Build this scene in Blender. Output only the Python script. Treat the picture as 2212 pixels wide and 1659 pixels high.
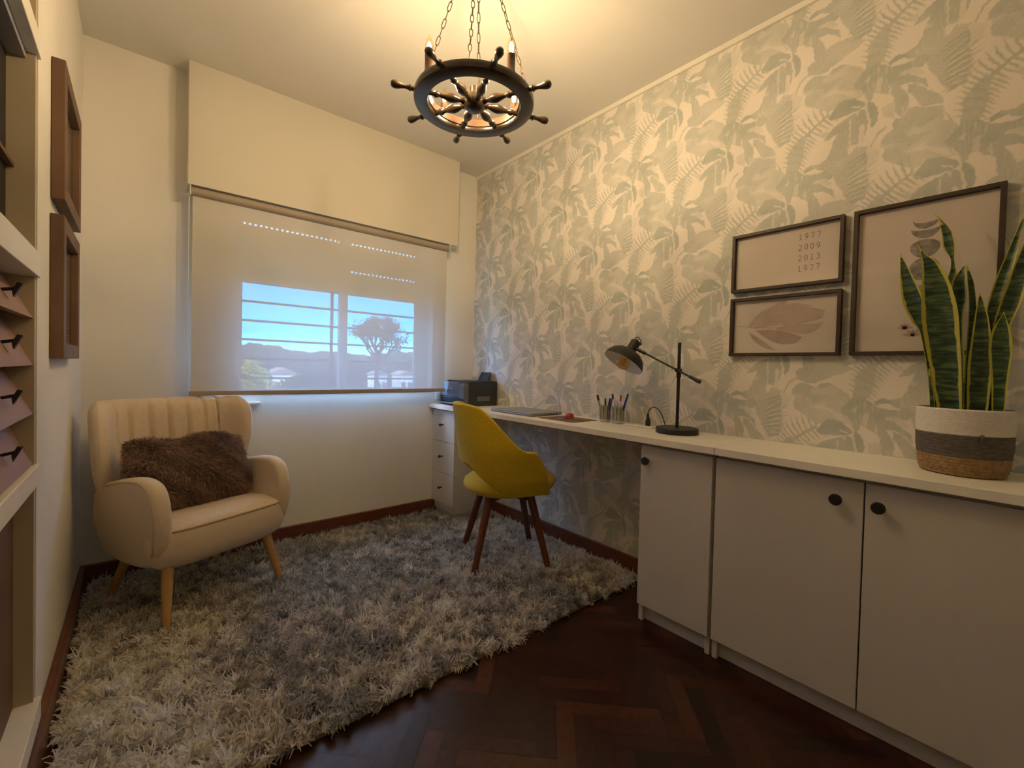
import bpy, bmesh, math, random
import numpy as np
from mathutils import Vector, Matrix

for o in list(bpy.data.objects):
    bpy.data.objects.remove(o, do_unlink=True)
scene = bpy.context.scene
COL = scene.collection
rng = random.Random(7)
PI = math.pi

# ---------------------------------------------------------------- camera
F_PX = 954.958
R = [[0.7647767, 0.0068331, 0.6442592], [-0.6437930, -0.0313781, 0.7645561], [0.0254399, -0.9994842, -0.0195981]]
CAM = (-1.8935342, -2.6995982, 1.02)
cd = bpy.data.cameras.new('camera')
cam = bpy.data.objects.new('camera', cd)
COL.objects.link(cam)
cam.matrix_world = Matrix(((R[0][0], -R[0][1], -R[0][2], CAM[0]),
                           (R[1][0], -R[1][1], -R[1][2], CAM[1]),
                           (R[2][0], -R[2][1], -R[2][2], CAM[2]),
                           (0, 0, 0, 1)))
cd.sensor_width = 36.0
cd.sensor_fit = 'HORIZONTAL'
cd.lens = F_PX * 36.0 / 2212.0
cd.shift_x = 0.0
cd.shift_y = (814.347 - 829.5) / 2212.0
cd.clip_start = 0.02
cd.clip_end = 500
scene.camera = cam

# ---------------------------------------------------------------- exposure
vs = scene.view_settings
vs.view_transform = 'Standard'
vs.look = 'None'
vs.exposure = 1.85
vs.gamma = 1.0
vs.use_curve_mapping = False

# ---------------------------------------------------------------- sky
BULB_STRENGTH = 670.0
SKY_STRENGTH = 9.0
world = bpy.data.worlds.new('sky')
scene.world = world
world.use_nodes = True
wn = world.node_tree
wn.nodes.clear()
w_out = wn.nodes.new('ShaderNodeOutputWorld')
w_bg = wn.nodes.new('ShaderNodeBackground')
w_tc = wn.nodes.new('ShaderNodeTexCoord')
w_sep = wn.nodes.new('ShaderNodeSeparateXYZ')
w_map = wn.nodes.new('ShaderNodeMapRange')
w_rmp = wn.nodes.new('ShaderNodeValToRGB')
w_map.inputs['From Min'].default_value = -0.2
w_map.inputs['From Max'].default_value = 0.8
w_rmp.color_ramp.elements[0].position = 0.0
w_rmp.color_ramp.elements[0].color = (0.10, 0.14, 0.16, 1)
w_rmp.color_ramp.elements[1].position = 1.0
w_rmp.color_ramp.elements[1].color = (0.45, 0.55, 0.75, 1)
for p_, c_ in ((0.19, (0.12, 0.17, 0.2, 1)), (0.205, (0.22, 0.62, 0.95, 1)), (0.26, (0.03, 0.30, 0.80, 1)), (0.36, (0.01, 0.20, 0.72, 1)), (0.6, (0.35, 0.50, 0.80, 1))):
    e_ = w_rmp.color_ramp.elements.new(p_)
    e_.color = c_
w_bg.inputs['Strength'].default_value = SKY_STRENGTH
wn.links.new(w_tc.outputs['Generated'], w_sep.inputs[0])
wn.links.new(w_sep.outputs['Z'], w_map.inputs['Value'])
wn.links.new(w_map.outputs[0], w_rmp.inputs[0])
wn.links.new(w_rmp.outputs[0], w_bg.inputs['Color'])
wn.links.new(w_bg.outputs[0], w_out.inputs[0])

sun_d = bpy.data.lights.new('sun', 'SUN')
sun_d.energy = 5.0
sun_d.angle = 0.01
sun_d.color = (1.0, 0.93, 0.82)
sun = bpy.data.objects.new('sun', sun_d)
COL.objects.link(sun)
sun.rotation_euler = Vector((-0.55, -0.75, 0.6)).to_track_quat('Z', 'Y').to_euler()

# ---------------------------------------------------------------- materials
MATS = {}
def nodes_of(m):
    return m.node_tree.nodes, m.node_tree.links
def mat(name, color, rough=0.6, metal=0.0, spec=0.5, vary=0.0, vscale=6.0, bump=0.0, bscale=200.0, coat=0.0, sheen=0.0, stretch=(1, 1, 1), vcol=None):
    if name in MATS: return MATS[name]
    m = bpy.data.materials.new(name)
    m.use_nodes = True
    N, L = nodes_of(m)
    b = N['Principled BSDF']
    b.inputs['Base Color'].default_value = (*color, 1)
    b.inputs['Roughness'].default_value = rough
    b.inputs['Metallic'].default_value = metal
    b.inputs['Specular IOR Level'].default_value = spec
    if coat:
        b.inputs['Coat Weight'].default_value = coat
        b.inputs['Coat Roughness'].default_value = 0.15
    if sheen:
        b.inputs['Sheen Weight'].default_value = sheen
        b.inputs['Sheen Roughness'].default_value = 0.5
    tc = N.new('ShaderNodeTexCoord')
    mp = N.new('ShaderNodeMapping')
    mp.inputs['Scale'].default_value = stretch
    L.new(tc.outputs['Object'], mp.inputs['Vector'])
    nz = N.new('ShaderNodeTexNoise')
    nz.inputs['Scale'].default_value = vscale
    nz.inputs['Detail'].default_value = 4
    L.new(mp.outputs[0], nz.inputs['Vector'])
    c2 = vcol if vcol else tuple(max(0, c * (1 - vary)) for c in color)
    mx = N.new('ShaderNodeMix')
    mx.data_type = 'RGBA'
    mx.inputs[6].default_value = (*color, 1)
    mx.inputs[7].default_value = (*c2, 1)
    mr = N.new('ShaderNodeMapRange')
    mr.inputs['From Min'].default_value = 0.35
    mr.inputs['From Max'].default_value = 0.65
    L.new(nz.outputs['Fac'], mr.inputs['Value'])
    L.new(mr.outputs[0], mx.inputs[0])
    L.new(mx.outputs[2], b.inputs['Base Color'])
    if bump:
        n2 = N.new('ShaderNodeTexNoise')
        n2.inputs['Scale'].default_value = bscale
        n2.inputs['Detail'].default_value = 3
        L.new(mp.outputs[0], n2.inputs['Vector'])
        bp = N.new('ShaderNodeBump')
        bp.inputs['Strength'].default_value = bump
        bp.inputs['Distance'].default_value = 0.002
        L.new(n2.outputs['Fac'], bp.inputs['Height'])
        L.new(bp.outputs[0], b.inputs['Normal'])
    MATS[name] = m
    return m

def attr_mat(name, attr='tint', trans=0.0, rough=0.7, spec=0.3, mul=1.0, noise=0.0, nscale=300.0, coat=0.0, sheen=0.0, nstretch=(1, 1, 1)):
    m = bpy.data.materials.new(name)
    m.use_nodes = True
    N, L = nodes_of(m)
    b = N['Principled BSDF']
    b.inputs['Roughness'].default_value = rough
    b.inputs['Specular IOR Level'].default_value = spec
    if coat:
        b.inputs['Coat Weight'].default_value = coat
        b.inputs['Coat Roughness'].default_value = 0.12
    if sheen:
        b.inputs['Sheen Weight'].default_value = sheen
    a = N.new('ShaderNodeAttribute')
    a.attribute_name = attr
    if noise:
        tc = N.new('ShaderNodeTexCoord')
        mp = N.new('ShaderNodeMapping')
        mp.inputs['Scale'].default_value = nstretch
        nz = N.new('ShaderNodeTexNoise')
        nz.inputs['Scale'].default_value = nscale
        nz.inputs['Detail'].default_value = 3
        L.new(tc.outputs['Object'], mp.inputs[0])
        L.new(mp.outputs[0], nz.inputs['Vector'])
        mr = N.new('ShaderNodeMapRange')
        mr.inputs['From Min'].default_value = 0.25
        mr.inputs['From Max'].default_value = 0.75
        mr.inputs['To Min'].default_value = 1 - noise
        mr.inputs['To Max'].default_value = 1 + noise
        L.new(nz.outputs['Fac'], mr.inputs['Value'])
        vm = N.new('ShaderNodeVectorMath')
        vm.operation = 'SCALE'
        L.new(a.outputs['Color'], vm.inputs[0])
        L.new(mr.outputs[0], vm.inputs['Scale'])
        L.new(vm.outputs[0], b.inputs['Base Color'])
    else:
        L.new(a.outputs['Color'], b.inputs['Base Color'])
    if trans:
        out = N['Material Output']
        tl = N.new('ShaderNodeBsdfTranslucent')
        ms = N.new('ShaderNodeMixShader')
        ms.inputs[0].default_value = trans
        L.new(a.outputs['Color'], tl.inputs[0])
        L.new(b.outputs[0], ms.inputs[1])
        L.new(tl.outputs[0], ms.inputs[2])
        L.new(ms.outputs[0], out.inputs[0])
    return m

M_wall = mat('wall_paint', (0.80, 0.775, 0.72), 0.75, spec=0.25, vary=0.03, vscale=3, bump=0.12, bscale=90)
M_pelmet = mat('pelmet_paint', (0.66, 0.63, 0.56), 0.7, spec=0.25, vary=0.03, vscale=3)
M_ceil = mat('ceiling_paint', (0.76, 0.745, 0.71), 0.8, spec=0.2, vary=0.02, vscale=2, bump=0.05, bscale=80)
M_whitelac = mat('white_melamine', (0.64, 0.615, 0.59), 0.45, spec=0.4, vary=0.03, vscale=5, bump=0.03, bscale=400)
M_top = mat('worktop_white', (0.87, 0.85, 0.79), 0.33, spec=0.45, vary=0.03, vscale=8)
M_trim = mat('trim_white', (0.82, 0.79, 0.72), 0.5, vary=0.03)
M_base = mat('baseboard_wood', (0.16, 0.045, 0.025), 0.4, vary=0.35, vscale=20, stretch=(1, 1, 6), coat=0.3)
M_black = mat('black_metal', (0.012, 0.012, 0.013), 0.42, spec=0.5, vary=0.2, vscale=40)
M_blackp = mat('black_plastic', (0.018, 0.019, 0.021), 0.5, vary=0.15, vscale=60)
M_printer = mat('printer_plastic', (0.022, 0.025, 0.032), 0.42, vary=0.15, vscale=60, bump=0.2, bscale=900)
M_printer2 = mat('printer_gloss', (0.10, 0.12, 0.15), 0.28, spec=0.7, vary=0.1)
M_cream = mat('cream_fabric', (0.74, 0.61, 0.46), 0.85, spec=0.15, vary=0.06, vscale=60, bump=0.45, bscale=1100, sheen=0.2)
M_roll = mat('roller_taupe', (.36, .30, .24), .6, vary=.05)
M_pipe = mat('cream_piping', (0.60, 0.46, 0.31), 0.85, spec=0.15, vary=0.05)
M_beech = mat('beech_wood', (0.58, 0.34, 0.12), 0.5, vary=0.2, vscale=30, stretch=(1, 1, .15))
M_mustard = mat('mustard_velvet', (0.64, 0.46, 0.02), 0.8, spec=0.15, vary=0.12, vscale=80, bump=0.3, bscale=1500, sheen=0.25)
M_walnut = mat('walnut_leg', (0.15, 0.042, 0.018), 0.45, vary=0.3, vscale=30, stretch=(1, 1, .15))
M_frame = mat('dark_frame', (0.045, 0.026, 0.018), 0.5, vary=0.3, vscale=30)
M_oldwood = mat('brown_wood', (0.17, 0.09, 0.05), 0.55, vary=0.3, vscale=14, stretch=(1, 1, .3), bump=0.2, bscale=60)
M_paper = mat('print_paper', (0.66, 0.60, 0.56), 0.85, spec=0.1, vary=0.02)
M_brown = mat('brown_panel', (0.33, 0.20, 0.15), 0.55, vary=0.08, vscale=4, bump=0.05, bscale=100)
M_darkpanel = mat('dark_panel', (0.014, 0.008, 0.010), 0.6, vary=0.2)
M_wheelwood = mat('wheel_wood', (0.045, 0.024, 0.010), 0.3, spec=0.6, vary=0.5, vscale=18, stretch=(1, 1, 1), coat=0.35)
M_candle = mat('candle_wood', (0.13, 0.055, 0.018), 0.4, spec=0.5, vary=0.3, vscale=25, coat=0.2)
M_chain = mat('bronze_chain', (0.09, 0.055, 0.035), 0.4, metal=0.7, vary=0.3, vscale=60)
M_alu = mat('window_aluminium', (0.72, 0.74, 0.76), 0.4, metal=0.1, vary=0.03)
M_shutter = mat('shutter_pvc', (0.62, 0.58, 0.50), 0.6, vary=0.05)
M_grille = mat('grille_iron', (0.16, 0.16, 0.2), 0.6, vary=0.1)
M_soil = mat('potting_soil', (0.03, 0.02, 0.014), 0.95, vary=0.5, vscale=80, bump=0.8, bscale=200)
M_laptop = mat('laptop_silver', (0.33, 0.33, 0.35), 0.42, metal=0.45, vary=0.04)
M_white = mat('white_plastic', (0.78, 0.77, 0.74), 0.45, vary=0.02)
M_red = mat('red_shell', (0.42, 0.012, 0.01), 0.18, spec=0.8, vary=0.1, coat=0.6)
M_blue = mat('blue_ink_plastic', (0.02, 0.025, 0.28), 0.3, vary=0.1)
M_navy = mat('navy_plastic', (0.015, 0.018, 0.09), 0.35, vary=0.1)
M_silver = mat('chrome', (0.6, 0.6, 0.62), 0.2, metal=0.9, vary=0.05)
M_rope_w = mat('rope_white', (0.72, 0.69, 0.66), 0.9, vary=0.1, vscale=90, bump=0.6, bscale=500)
M_rope_g = mat('rope_grey', (0.15, 0.135, 0.12), 0.9, vary=0.45, vscale=60, stretch=(1, 1, 4), bump=0.6, bscale=400)
M_rope_n = mat('rope_natural', (0.36, 0.23, 0.11), 0.9, vary=0.4, vscale=90, bump=0.6, bscale=400)
M_lampsh = mat('lamp_shade_black', (0.022, 0.022, 0.017), 0.5, spec=0.4, vary=0.2, vscale=30)
M_lampin = mat('lamp_shade_inside', (0.75, 0.75, 0.75), 0.45, vary=0.02)

def glass_mat(name, tint=(1, 1, 1), refl=1.0, rough=0.0):
    m = bpy.data.materials.new(name)
    m.use_nodes = True
    N, L = nodes_of(m)
    N.clear()
    out = N.new('ShaderNodeOutputMaterial')
    t = N.new('ShaderNodeBsdfTransparent')
    t.inputs[0].default_value = (*tint, 1)
    g = N.new('ShaderNodeBsdfGlossy')
    g.inputs['Roughness'].default_value = rough
    lw = N.new('ShaderNodeLayerWeight')
    lw.inputs['Blend'].default_value = 0.5
    pw = N.new('ShaderNodeMath')
    pw.operation = 'POWER'
    pw.inputs[1].default_value = 4.0
    L.new(lw.outputs['Facing'], pw.inputs[0])
    fr = N.new('ShaderNodeMath')
    fr.operation = 'MULTIPLY_ADD'
    fr.inputs[1].default_value = 0.85
    fr.inputs[2].default_value = 0.035
    L.new(pw.outputs[0], fr.inputs[0])
    mu = N.new('ShaderNodeMath')
    mu.operation = 'MULTIPLY'
    mu.use_clamp = True
    mu.inputs[1].default_value = refl
    mx = N.new('ShaderNodeMixShader')
    L.new(fr.outputs[0], mu.inputs[0])
    L.new(mu.outputs[0], mx.inputs[0])
    L.new(t.outputs[0], mx.inputs[1])
    L.new(g.outputs[0], mx.inputs[2])
    L.new(mx.outputs[0], out.inputs[0])
    return m
M_glass = glass_mat('window_glass')
M_fglass = glass_mat('picture_glass', refl=0.9, rough=0.06)
M_clear = glass_mat('clear_glass', (0.96, 0.98, 0.99), 1.2, 0.02)
M_bulbglass = glass_mat('candle_bulb_glass', (1.0, 0.9, 0.7), 1.0, 0.05)
M_amber = glass_mat('amber_glass', (0.98, 0.80, 0.48), 1.8, 0.03)

def blind_mat():
    m = bpy.data.materials.new('sheer_blind_fabric')
    m.use_nodes = True
    N, L = nodes_of(m)
    N.clear()
    out = N.new('ShaderNodeOutputMaterial')
    d = N.new('ShaderNodeBsdfDiffuse')
    d.inputs[0].default_value = (0.64, 0.61, 0.55, 1)
    tl = N.new('ShaderNodeBsdfTranslucent')
    tl.inputs[0].default_value = (0.50, 0.57, 0.62, 1)
    tr = N.new('ShaderNodeBsdfTransparent')
    tc = N.new('ShaderNodeTexCoord')
    nz = N.new('ShaderNodeTexNoise')
    nz.inputs['Scale'].default_value = 260
    mr = N.new('ShaderNodeMapRange')
    mr.inputs['To Min'].default_value = 0.055
    mr.inputs['To Max'].default_value = 0.080
    L.new(tc.outputs['Object'], nz.inputs['Vector'])
    L.new(nz.outputs['Fac'], mr.inputs['Value'])
    m1 = N.new('ShaderNodeMixShader')
    m1.inputs[0].default_value = 0.085
    m2 = N.new('ShaderNodeMixShader')
    L.new(d.outputs[0], m1.inputs[1])
    L.new(tl.outputs[0], m1.inputs[2])
    L.new(mr.outputs[0], m2.inputs[0])
    L.new(m1.outputs[0], m2.inputs[1])
    L.new(tr.outputs[0], m2.inputs[2])
    L.new(m2.outputs[0], out.inputs[0])
    return m
M_blind = blind_mat()

def emit_mat(name, color, strength):
    m = bpy.data.materials.new(name)
    m.use_nodes = True
    N, L = nodes_of(m)
    N.clear()
    out = N.new('ShaderNodeOutputMaterial')
    e = N.new('ShaderNodeEmission')
    e.inputs[0].default_value = (*color, 1)
    e.inputs[1].default_value = strength
    L.new(e.outputs[0], out.inputs[0])
    return m
M_filament = emit_mat('glowing_filament', (1.0, 0.79, 0.53), BULB_STRENGTH)

# ---------------------------------------------------------------- builders
class G:
    """collects shapes for ONE mesh object"""
    def __init__(self):
        self.v = []; self.f = []; self.mi = []
    def add(self, vs_, fs_, mi=0, m=None):
        o = len(self.v)
        if m is not None: vs_ = [m @ Vector(p) for p in vs_]
        self.v += [tuple(p) for p in vs_]
        self.f += [tuple(i + o for i in f) for f in fs_]
        self.mi += [mi] * len(fs_)
        return self
    def box(self, x0, x1, y0, y1, z0, z1, bev=0.0, mi=0, m=None, seg=2):
        if bev <= 0:
            vs_ = [(x, y, z) for x in (x0, x1) for y in (y0, y1) for z in (z0, z1)]
            fs_ = [(0, 1, 3, 2), (4, 6, 7, 5), (0, 4, 5, 1), (2, 3, 7, 6), (0, 2, 6, 4), (1, 5, 7, 3)]
            return self.add(vs_, fs_, mi, m)
        bm = bmesh.new()
        bmesh.ops.create_cube(bm, size=1)
        for v in bm.verts:
            v.co = Vector(((x0 + x1) / 2 + v.co.x * (x1 - x0), (y0 + y1) / 2 + v.co.y * (y1 - y0), (z0 + z1) / 2 + v.co.z * (z1 - z0)))
        bmesh.ops.bevel(bm, geom=list(bm.edges), offset=bev, segments=seg, profile=0.5, affect='EDGES')
        return self.frombm(bm, mi, m)
    def frombm(self, bm, mi=0, m=None):
        bm.verts.ensure_lookup_table()
        for i, v in enumerate(bm.verts): v.index = i
        vs_ = [v.co.copy() for v in bm.verts]
        fs_ = [[v.index for v in f.verts] for f in bm.faces]
        bm.free()
        return self.add(vs_, fs_, mi, m)
    def lathe(self, prof, n=32, mi=0, m=None, cap=True, wob=None):
        vs_ = []; fs_ = []
        k = len(prof)
        for j in range(n):
            a = 2 * PI * j / n
            for i, (r, z) in enumerate(prof):
                rr = r + (wob(a, z) if wob else 0)
                vs_.append((rr * math.cos(a), rr * math.sin(a), z))
        for j in range(n):
            j2 = (j + 1) % n
            for i in range(k - 1):
                fs_.append((j * k + i, j2 * k + i, j2 * k + i + 1, j * k + i + 1))
        if cap:
            if prof[0][0] > 1e-6: fs_.append(tuple(j * k for j in range(n))[::-1])
            if prof[-1][0] > 1e-6: fs_.append(tuple(j * k + k - 1 for j in range(n)))
        return self.add(vs_, fs_, mi, m)
    def cyl(self, p0, p1, r0, r1=None, n=16, mi=0):
        if r1 is None: r1 = r0
        return self.tube([p0, p1], [r0, r1], n, mi)
    def tube(self, path, r, n=10, mi=0, cap=True, closed=False):
        P = [Vector(p) for p in path]
        k = len(P)
        rr = r if isinstance(r, (list, tuple)) else [r] * k
        vs_ = []; fs_ = []
        up = None
        for i in range(k):
            if closed: t = P[(i + 1) % k] - P[i - 1]
            elif i == 0: t = P[1] - P[0]
            elif i == k - 1: t = P[-1] - P[-2]
            else: t = (P[i + 1] - P[i]).normalized() + (P[i] - P[i - 1]).normalized()
            t.normalize()
            if up is None:
                up = Vector((0, 0, 1)) if abs(t.z) < 0.9 else Vector((1, 0, 0))
            a = up - t * up.dot(t)
            if a.length < 1e-5: a = t.orthogonal()
            a.normalize(); up = a
            b = t.cross(a)
            for j in range(n):
                w = 2 * PI * j / n
                vs_.append(P[i] + (a * math.cos(w) + b * math.sin(w)) * rr[i])
        rings = k if closed else k - 1
        for i in range(rings):
            i2 = (i + 1) % k
            for j in range(n):
                j2 = (j + 1) % n
                fs_.append((i * n + j, i * n + j2, i2 * n + j2, i2 * n + j))
        if cap and not closed:
            fs_.append(tuple(range(n))[::-1])
            fs_.append(tuple((k - 1) * n + j for j in range(n)))
        return self.add(vs_, fs_, mi)
    def prism(self, poly, axis, a0, a1, mi=0, m=None, bev=0.0, seg=3):
        """poly: 2D points in the other two axes (cyclic order y,z / x,z / x,y)"""
        def mk3(p, a):
            if axis == 'x': return Vector((a, p[0], p[1]))
            if axis == 'y': return Vector((p[0], a, p[1]))
            return Vector((p[0], p[1], a))
        bm = bmesh.new()
        lo = [bm.verts.new(mk3(p, a0)) for p in poly]
        hi = [bm.verts.new(mk3(p, a1)) for p in poly]
        n = len(poly)
        bm.faces.new(lo); bm.faces.new(hi)
        for i in range(n):
            bm.faces.new((lo[i], lo[(i + 1) % n], hi[(i + 1) % n], hi[i]))
        bmesh.ops.recalc_face_normals(bm, faces=list(bm.faces))
        if bev:
            capE = [e for e in bm.edges if (e.verts[0] in lo and e.verts[1] in lo) or (e.verts[0] in hi and e.verts[1] in hi)]
            bmesh.ops.bevel(bm, geom=capE, offset=bev, segments=seg, profile=0.5, affect='EDGES')
        return self.frombm(bm, mi, m)
    def grid(self, fn, nu, nv, mi=0, closeu=False):
        vs_ = [fn(i / nu, j / nv) for i in range(nu + (0 if closeu else 1)) for j in range(nv + 1)]
        fs_ = []
        k = nv + 1
        for i in range(nu):
            i2 = (i + 1) % nu if closeu else i + 1
            for j in range(nv):
                fs_.append((i * k + j, i2 * k + j, i2 * k + j + 1, i * k + j + 1))
        return self.add(vs_, fs_, mi)
    def obj(self, name, mats, parent=None, smooth=False, angle=None, sub=0, solid=0.0, soff=0.0):
        me = bpy.data.meshes.new(name)
        me.from_pydata(self.v, [], self.f)
        if not isinstance(mats, (list, tuple)): mats = [mats]
        for m in mats: me.materials.append(m)
        if len(mats) > 1: me.polygons.foreach_set('material_index', self.mi)
        bm = bmesh.new(); bm.from_mesh(me)
        bmesh.ops.remove_doubles(bm, verts=list(bm.verts), dist=1e-6)
        bmesh.ops.recalc_face_normals(bm, faces=list(bm.faces))
        bm.to_mesh(me); bm.free()
        if smooth:
            me.polygons.foreach_set('use_smooth', [True] * len(me.polygons))
            if angle is not None: me.set_sharp_from_angle(angle=math.radians(angle))
        me.update()
        o = bpy.data.objects.new(name, me)
        COL.objects.link(o)
        if parent: o.parent = parent
        if solid:
            s = o.modifiers.new('thickness', 'SOLIDIFY'); s.thickness = solid; s.offset = soff
        if sub:
            s = o.modifiers.new('smooth', 'SUBSURF'); s.levels = sub; s.render_levels = sub
        return o

def thing(name, label, cat, loc=(0, 0, 0), rz=0.0, group=None):
    o = bpy.data.objects.new(name, None)
    COL.objects.link(o)
    o.empty_display_size = 0.05
    o.location = loc; o.rotation_euler = (0, 0, rz)
    o['label'] = label; o['category'] = cat
    if group: o['group'] = group
    return o
def tag(o, label, cat, group=None, kind=None):
    o['label'] = label; o['category'] = cat
    if group: o['group'] = group
    if kind: o['kind'] = kind
    return o
def struct(o, label, cat):
    o['kind'] = 'structure'; o['label'] = label; o['category'] = cat
    return o
def plabel(o, label):
    o['label'] = label
    return o

def fast_mesh(name, verts, faces_flat, nper, mats, attr=None, attr_cols=None, smooth=False, parent=None):
    """big numpy mesh, faces all of nper vertices"""
    me = bpy.data.meshes.new(name)
    nv = len(verts); nf = len(faces_flat) // nper
    me.vertices.add(nv)
    me.vertices.foreach_set('co', np.asarray(verts, dtype=np.float32).ravel())
    me.loops.add(nf * nper)
    me.loops.foreach_set('vertex_index', np.asarray(faces_flat, dtype=np.int32))
    me.polygons.add(nf)
    me.polygons.foreach_set('loop_start', np.arange(0, nf * nper, nper, dtype=np.int32))
    me.polygons.foreach_set('loop_total', np.full(nf, nper, dtype=np.int32))
    if smooth: me.polygons.foreach_set('use_smooth', np.ones(nf, dtype=bool))
    me.update(calc_edges=True)
    if attr:
        a = me.color_attributes.new(attr, 'FLOAT_COLOR', 'POINT')
        c = np.ones((nv, 4), dtype=np.float32); c[:, :3] = attr_cols
        a.data.foreach_set('color', c.ravel())
    if not isinstance(mats, (list, tuple)): mats = [mats]
    for m in mats: me.materials.append(m)
    o = bpy.data.objects.new(name, me)
    COL.objects.link(o)
    if parent: o.parent = parent
    return o

# ================================================================ ROOM
WX = -2.09     # left wall plane
H = 2.416      # ceiling
YB = -3.6      # back wall
WT = 0.22      # wall thickness

# --- floor: herringbone parquet, blocks in ONE mesh
def build_floor():
    w = 0.052; n = 5; ang = math.radians(45)
    ca, sa = math.cos(ang), math.sin(ang)
    vs_ = []; fs_ = []; cols = []
    r = random.Random(3)
    def inside(cx, cy):
        return WX - 0.2 < cx < 0.2 and YB - 0.2 < cy < 0.2
    def plank(x0, y0, lx, ly):
        g = 0.0006 / w
        cx, cy = (x0 + lx / 2) * w, (y0 + ly / 2) * w
        X, Y = cx * ca - cy * sa, cx * sa + cy * ca
        X -= 1.05; Y -= 1.7
        if not inside(X, Y): return
        t = r.random()
        base = (0.032, 0.0095, 0.0065) if t < 0.62 else ((0.060, 0.017, 0.009) if t < 0.86 else (0.016, 0.006, 0.005))
        k = 0.8 + 0.45 * r.random()
        o = len(vs_)
        for (px, py) in ((x0 + g, y0 + g), (x0 + lx - g, y0 + g), (x0 + lx - g, y0 + ly - g), (x0 + g, y0 + ly - g)):
            px *= w; py *= w
            vs_.append((px * ca - py * sa - 1.05, px * sa + py * ca - 1.7, 0.0))
            cols.append([c * k for c in base])
        fs_.extend([o, o + 1, o + 2, o + 3])
    S = 60
    for i in range(-S, S):
        for j in range(-8, 9):
            x = i + 2 * n * j
            if abs(x) < S: plank(x, i, n, 1)
            y = i - 2 * n + 1 + 2 * n * j
            if abs(y) < S: plank(i, y, 1, n)
    # dark underlay just below the blocks
    o = len(vs_)
    for p in ((WX - .3, YB - .2), (0.3, YB - .2), (0.3, 0.3), (WX - .3, 0.3)):
        vs_.append((p[0], p[1], -0.0015)); cols.append([0.004, 0.002, 0.002])
    fs_.extend([o, o + 1, o + 2, o + 3])
    for p in ((WX - .3, YB - .2), (WX - .3, 0.3), (0.3, 0.3), (0.3, YB - .2)):
        vs_.append((p[0], p[1], -0.08)); cols.append([0.004, 0.002, 0.002])
    fs_.extend([o + 4, o + 5, o + 6, o + 7])
    m = attr_mat('parquet_wood', rough=0.30, spec=0.5, noise=0.35, nscale=14, nstretch=(3, 3, 1))
    return struct(fast_mesh('floor', vs_, fs_, 4, m, 'tint', np.array(cols)), 'dark red-brown herringbone parquet floor', 'floor')
build_floor()

struct(G().box(WX - .5, .25, YB - .2, .22, H, H + .12).obj('ceiling', M_ceil), 'plain cream ceiling above the ship wheel lamp', 'ceiling')
# window opening in the far wall
OX0, OX1, OZ0, OZ1 = -1.515, -0.345, 0.845, 1.90
g = G()
g.box(WX - .5, OX0, 0, WT, -.05, H)
g.box(OX1, .25, 0, WT, -.05, H)
g.box(OX0, OX1, 0, WT, -.05, OZ0)
g.box(OX0, OX1, 0, WT, OZ1, H)
struct(g.obj('wall_far', M_wall), 'cream painted wall with the window', 'wall')
struct(G().box(WX - .5, .25, YB - .2, YB, -.05, H).obj('wall_back', M_wall), 'cream painted wall behind the viewer', 'wall')
# left wall with the recess for the built-in cabinet
RY0, RY1, RD = -2.5, -1.09, 0.26
g = G()
g.box(WX - .5, WX, RY1, .0, -.05, H)
g.box(WX - .5, WX, YB, RY0, -.05, H)
g.box(WX - .5, WX - RD - .02, RY0, RY1, -.05, H)
g.box(WX - RD - .02, WX, RY0, RY1, 2.33, H)
g.box(WX - RD - .02, WX, RY0, RY1, -.05, 0.10)
struct(g.obj('wall_left', M_wall), 'cream painted wall at the left with two wooden frames', 'wall')

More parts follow.
